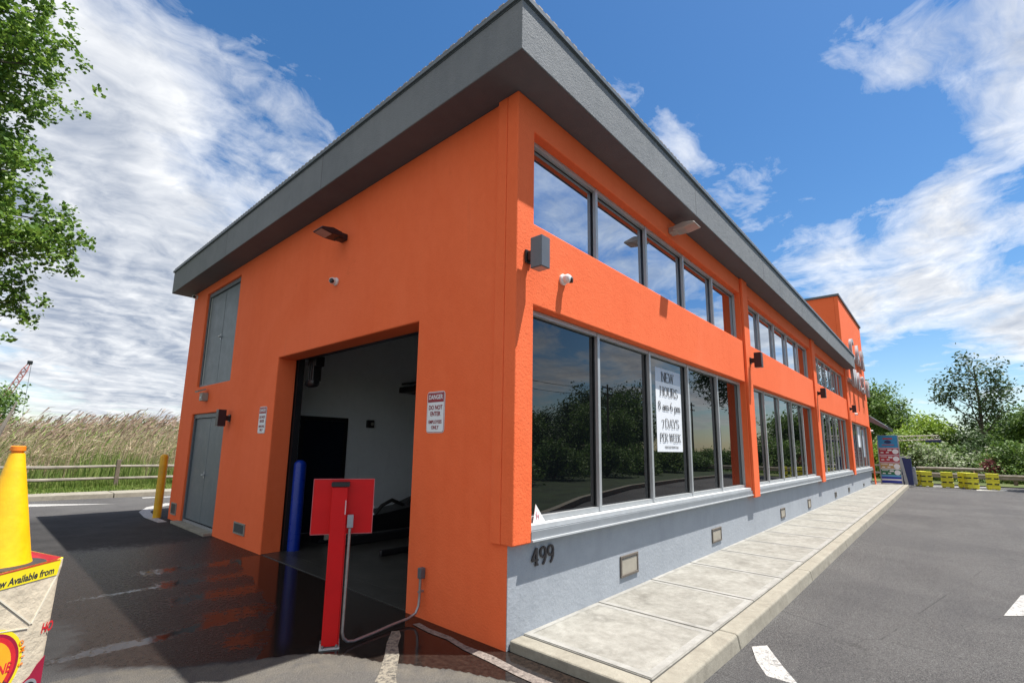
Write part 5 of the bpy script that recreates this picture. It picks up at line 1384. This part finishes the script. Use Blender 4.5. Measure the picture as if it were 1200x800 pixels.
# crane in the distance
cr = empty('lattice_crane', (-1.2, 150, 0)); tag(cr, 'faded red lattice crane boom leaning right above the reeds far away', 'crane')
b0 = Vector((-1.5, 150, 1.5)); t0 = Vector((4.4, 150, 18.8)); ax = (t0-b0).normalized(); sd_ = Vector((ax.z, 0, -ax.x)); nn = 26
m = MB(); W = .55
for sx_ in (-1, 1):
    for sy in (-1, 1): m.tube([b0+sd_*W*sx_*.8+Vector((0, W*sy, 0)), b0.lerp(t0, .9)+sd_*W*sx_*.8+Vector((0, W*sy, 0)), t0+sd_*.1*sx_], .11, 5)
for k in range(nn):
    a = b0.lerp(t0, .93*k/nn); c = b0.lerp(t0, .93*(k+1)/nn); s = 1 if k % 2 else -1
    for sy in (-1, 1): m.tube([a+sd_*W*s*.8+Vector((0, W*sy, 0)), c-sd_*W*s*.8+Vector((0, W*sy, 0))], .08, 4)
m.build('boom', MT['crane'], cr)
m = MB(); m.box((-4.5, 148.5, .9), (0, 151.5, 3.4)); m.build('cab', MT['crane'], cr, bevel=.2)
m = MB(); m.box((-4.8, 148.0, 0), (.6, 149, 1)); m.box((-4.8, 151, 0), (.6, 152, 1)); m.build('track', MT['black'], cr, bevel=.3)
m = MB(); m.tube([t0+Vector((.3, 0, -.3)), t0+Vector((.35, 0, -12))], .05, 4); m.tube([t0+Vector((.2, 0, -.3)), b0+Vector((-2.5, 0, 1.5))], .05, 4); m.build('cable', MT['black'], cr)
m = MB(); m.box((4.0, 149.6, 18.5), (4.9, 150.4, 19.3)); m.build('boom_head', MT['black'], cr, bevel=.1)
# bent grey pole in the verge
m = MB(); pl_ = []
for az_, el_, r_ in ((88.95, -1.9, .05), (88.6, -.8, .06), (88.25, .4, .055), (87.95, 1.5, .045), (87.7, 2.4, .035), (87.55, 3.15, .02)):
    a, e = RAD(az_), RAD(el_); d_ = 20.5
    pl_.append((C0[0]+math.cos(a)*d_, C0[1]+math.sin(a)*d_, 1.62+math.tan(e)*d_))
pl_ = [(pl_[0][0]-.1, pl_[0][1], .1)]+pl_
m.tube(pl_, [.06, .06, .06, .055, .045, .035, .012], 8); tag(m.build('leaning_pole', MT['woodgrey'], smooth=True), 'bent grey weathered pole leaning above the reeds left of the cone', 'pole')

# ------------------------------------------------------------------ across the lot (what the windows mirror)
GRP = 'trees across the street, mirrored in the windows'
protos = []
LBT = 'dense dark green tree in the row across the street, mirrored in the windows'
for k in range(3):
    x, y = (-4+k*9, -40)
    protos.append(tree('street_tree', LBT, (x, y, 0), 6.0+k*.6, 2.8, 12, 5200, .34, MT['leafDark' if k != 1 else 'leafMid'], group=GRP, clump=1.5, seed=40+k, split=.12, extra=16))
for i in range(18):
    p_ = protos[i % 3]; x = 14+i*4.2+random.uniform(-1, 1); y = -33-random.uniform(0, 9)-(i > 10)*4
    c_ = copy_tree(p_, (x, y, 0), random.uniform(0, 6.28)); s_ = random.uniform(.9, 1.15)*(1+max(0, i-11)*.11); c_.scale = (s_, s_, s_*random.uniform(.85, 1.1))
tree('verge_tree', 'slim single tree with a round crown on the verge, mirrored in the lower windows', (32.0, -8.5, .1), 9.2, 1.7, 12, 5200, .20, MT['leafDark'], clump=.75, seed=50, split=.5, r=.09, extra=8)
cells = []; labs = []
for i in range(26):
    x = 7.5+i*1.5; y = -10.6-random.uniform(0, 1.0)-(i % 3)*1.6; cells.append((x, y, random.uniform(1.1, 2.0), random.uniform(1.2, 1.9)))
proto_first = None
for i, (x, y, h, r_) in enumerate(cells):
    if i == 0:
        bushes('verge_shrub', ['low green shrub on the verge across the lot, mirrored in the windows'], [(x, y, 1.6, 1.5)], .15, 3600, MT['leafMid'])
        proto_first = [o for o in bpy.data.objects if o.name.startswith('verge_shrub') and o.type == 'EMPTY'][0]
        proto_first['group'] = 'shrubs on the verge across the lot'
    else:
        c_ = copy_tree(proto_first, (x, y, .05), random.uniform(0, 6.28)); c_.scale = (r_/1.5, r_/1.5, h/1.6)
def upole(x, y, h, label):
    r = empty('utility_pole', (x, y, 0)); tag(r, label, 'utility pole')
    m = MB(); m.tube([(x, y, 0), (x, y, h)], [.16, .11], 10); m.build('pole', MT['bark'], r)
    for z in (h-.5, h-1.3): m = MB(); m.box((x-1.2, y-.05, z), (x+1.2, y+.05, z+.12)); m.build('crossarm', MT['bark'], r)
    m = MB()
    for k in (-1.1, -.5, .5, 1.1):
        for z in (h-.38, h-1.18): m.lathe([(.05, 0), (.06, .06), (.03, .12)], (x+k, y, z), 8)
    m.build('insulator', MT['charcoal2'], r)
PO = [(-10, -26.5, 9.2), (21, -26.5, 9.4), (48.5, -27, 9.4), (76, -27, 9.4)]
for (x, y, h), lb in zip(PO, ('utility pole across the street nearest the camera side', 'wooden utility pole across the street, mirrored left of the poster', 'wooden utility pole across the street, mirrored right of the poster', 'farthest utility pole along the street')): upole(x, y, h, lb)
k = 0
for off in (-1.1, -.5, .5, 1.1):
    for dz in (-.30, -1.1):
        m = MB()
        for (xa, ya, ha), (xb, yb, hb) in zip(PO[:-1], PO[1:]):
            pts = [(xa+(xb-xa)*t+off, ya+(yb-ya)*t, ha+dz+(hb-ha)*t-.9*(1-(2*t-1)**2)) for t in [i/8 for i in range(9)]]
            m.tube(pts, .018, 4, caps=False)
        if k == 0 or k == 3 or k == 5 or k == 6:
            tag(m.build('power_line', MT['black']), 'black overhead cable strung between the utility poles across the street', 'cable', 'power lines over the street')
        k += 1
gr2 = empty('roadside_rail', (20, -16.2, 0)); tag(gr2, 'low steel guard rail along the far street, mirrored as a pale line', 'guard rail')
m = MB(); m.box((-5, -16.25, .45), (60, -16.20, .75)); m.build('beam', MT['trimgrey'], gr2)
for i in range(14): m = MB(); m.box((-4+i*4.6, -16.38, 0), (-3.9+i*4.6, -16.26, .75)); m.build('post', MT['wood'], gr2)
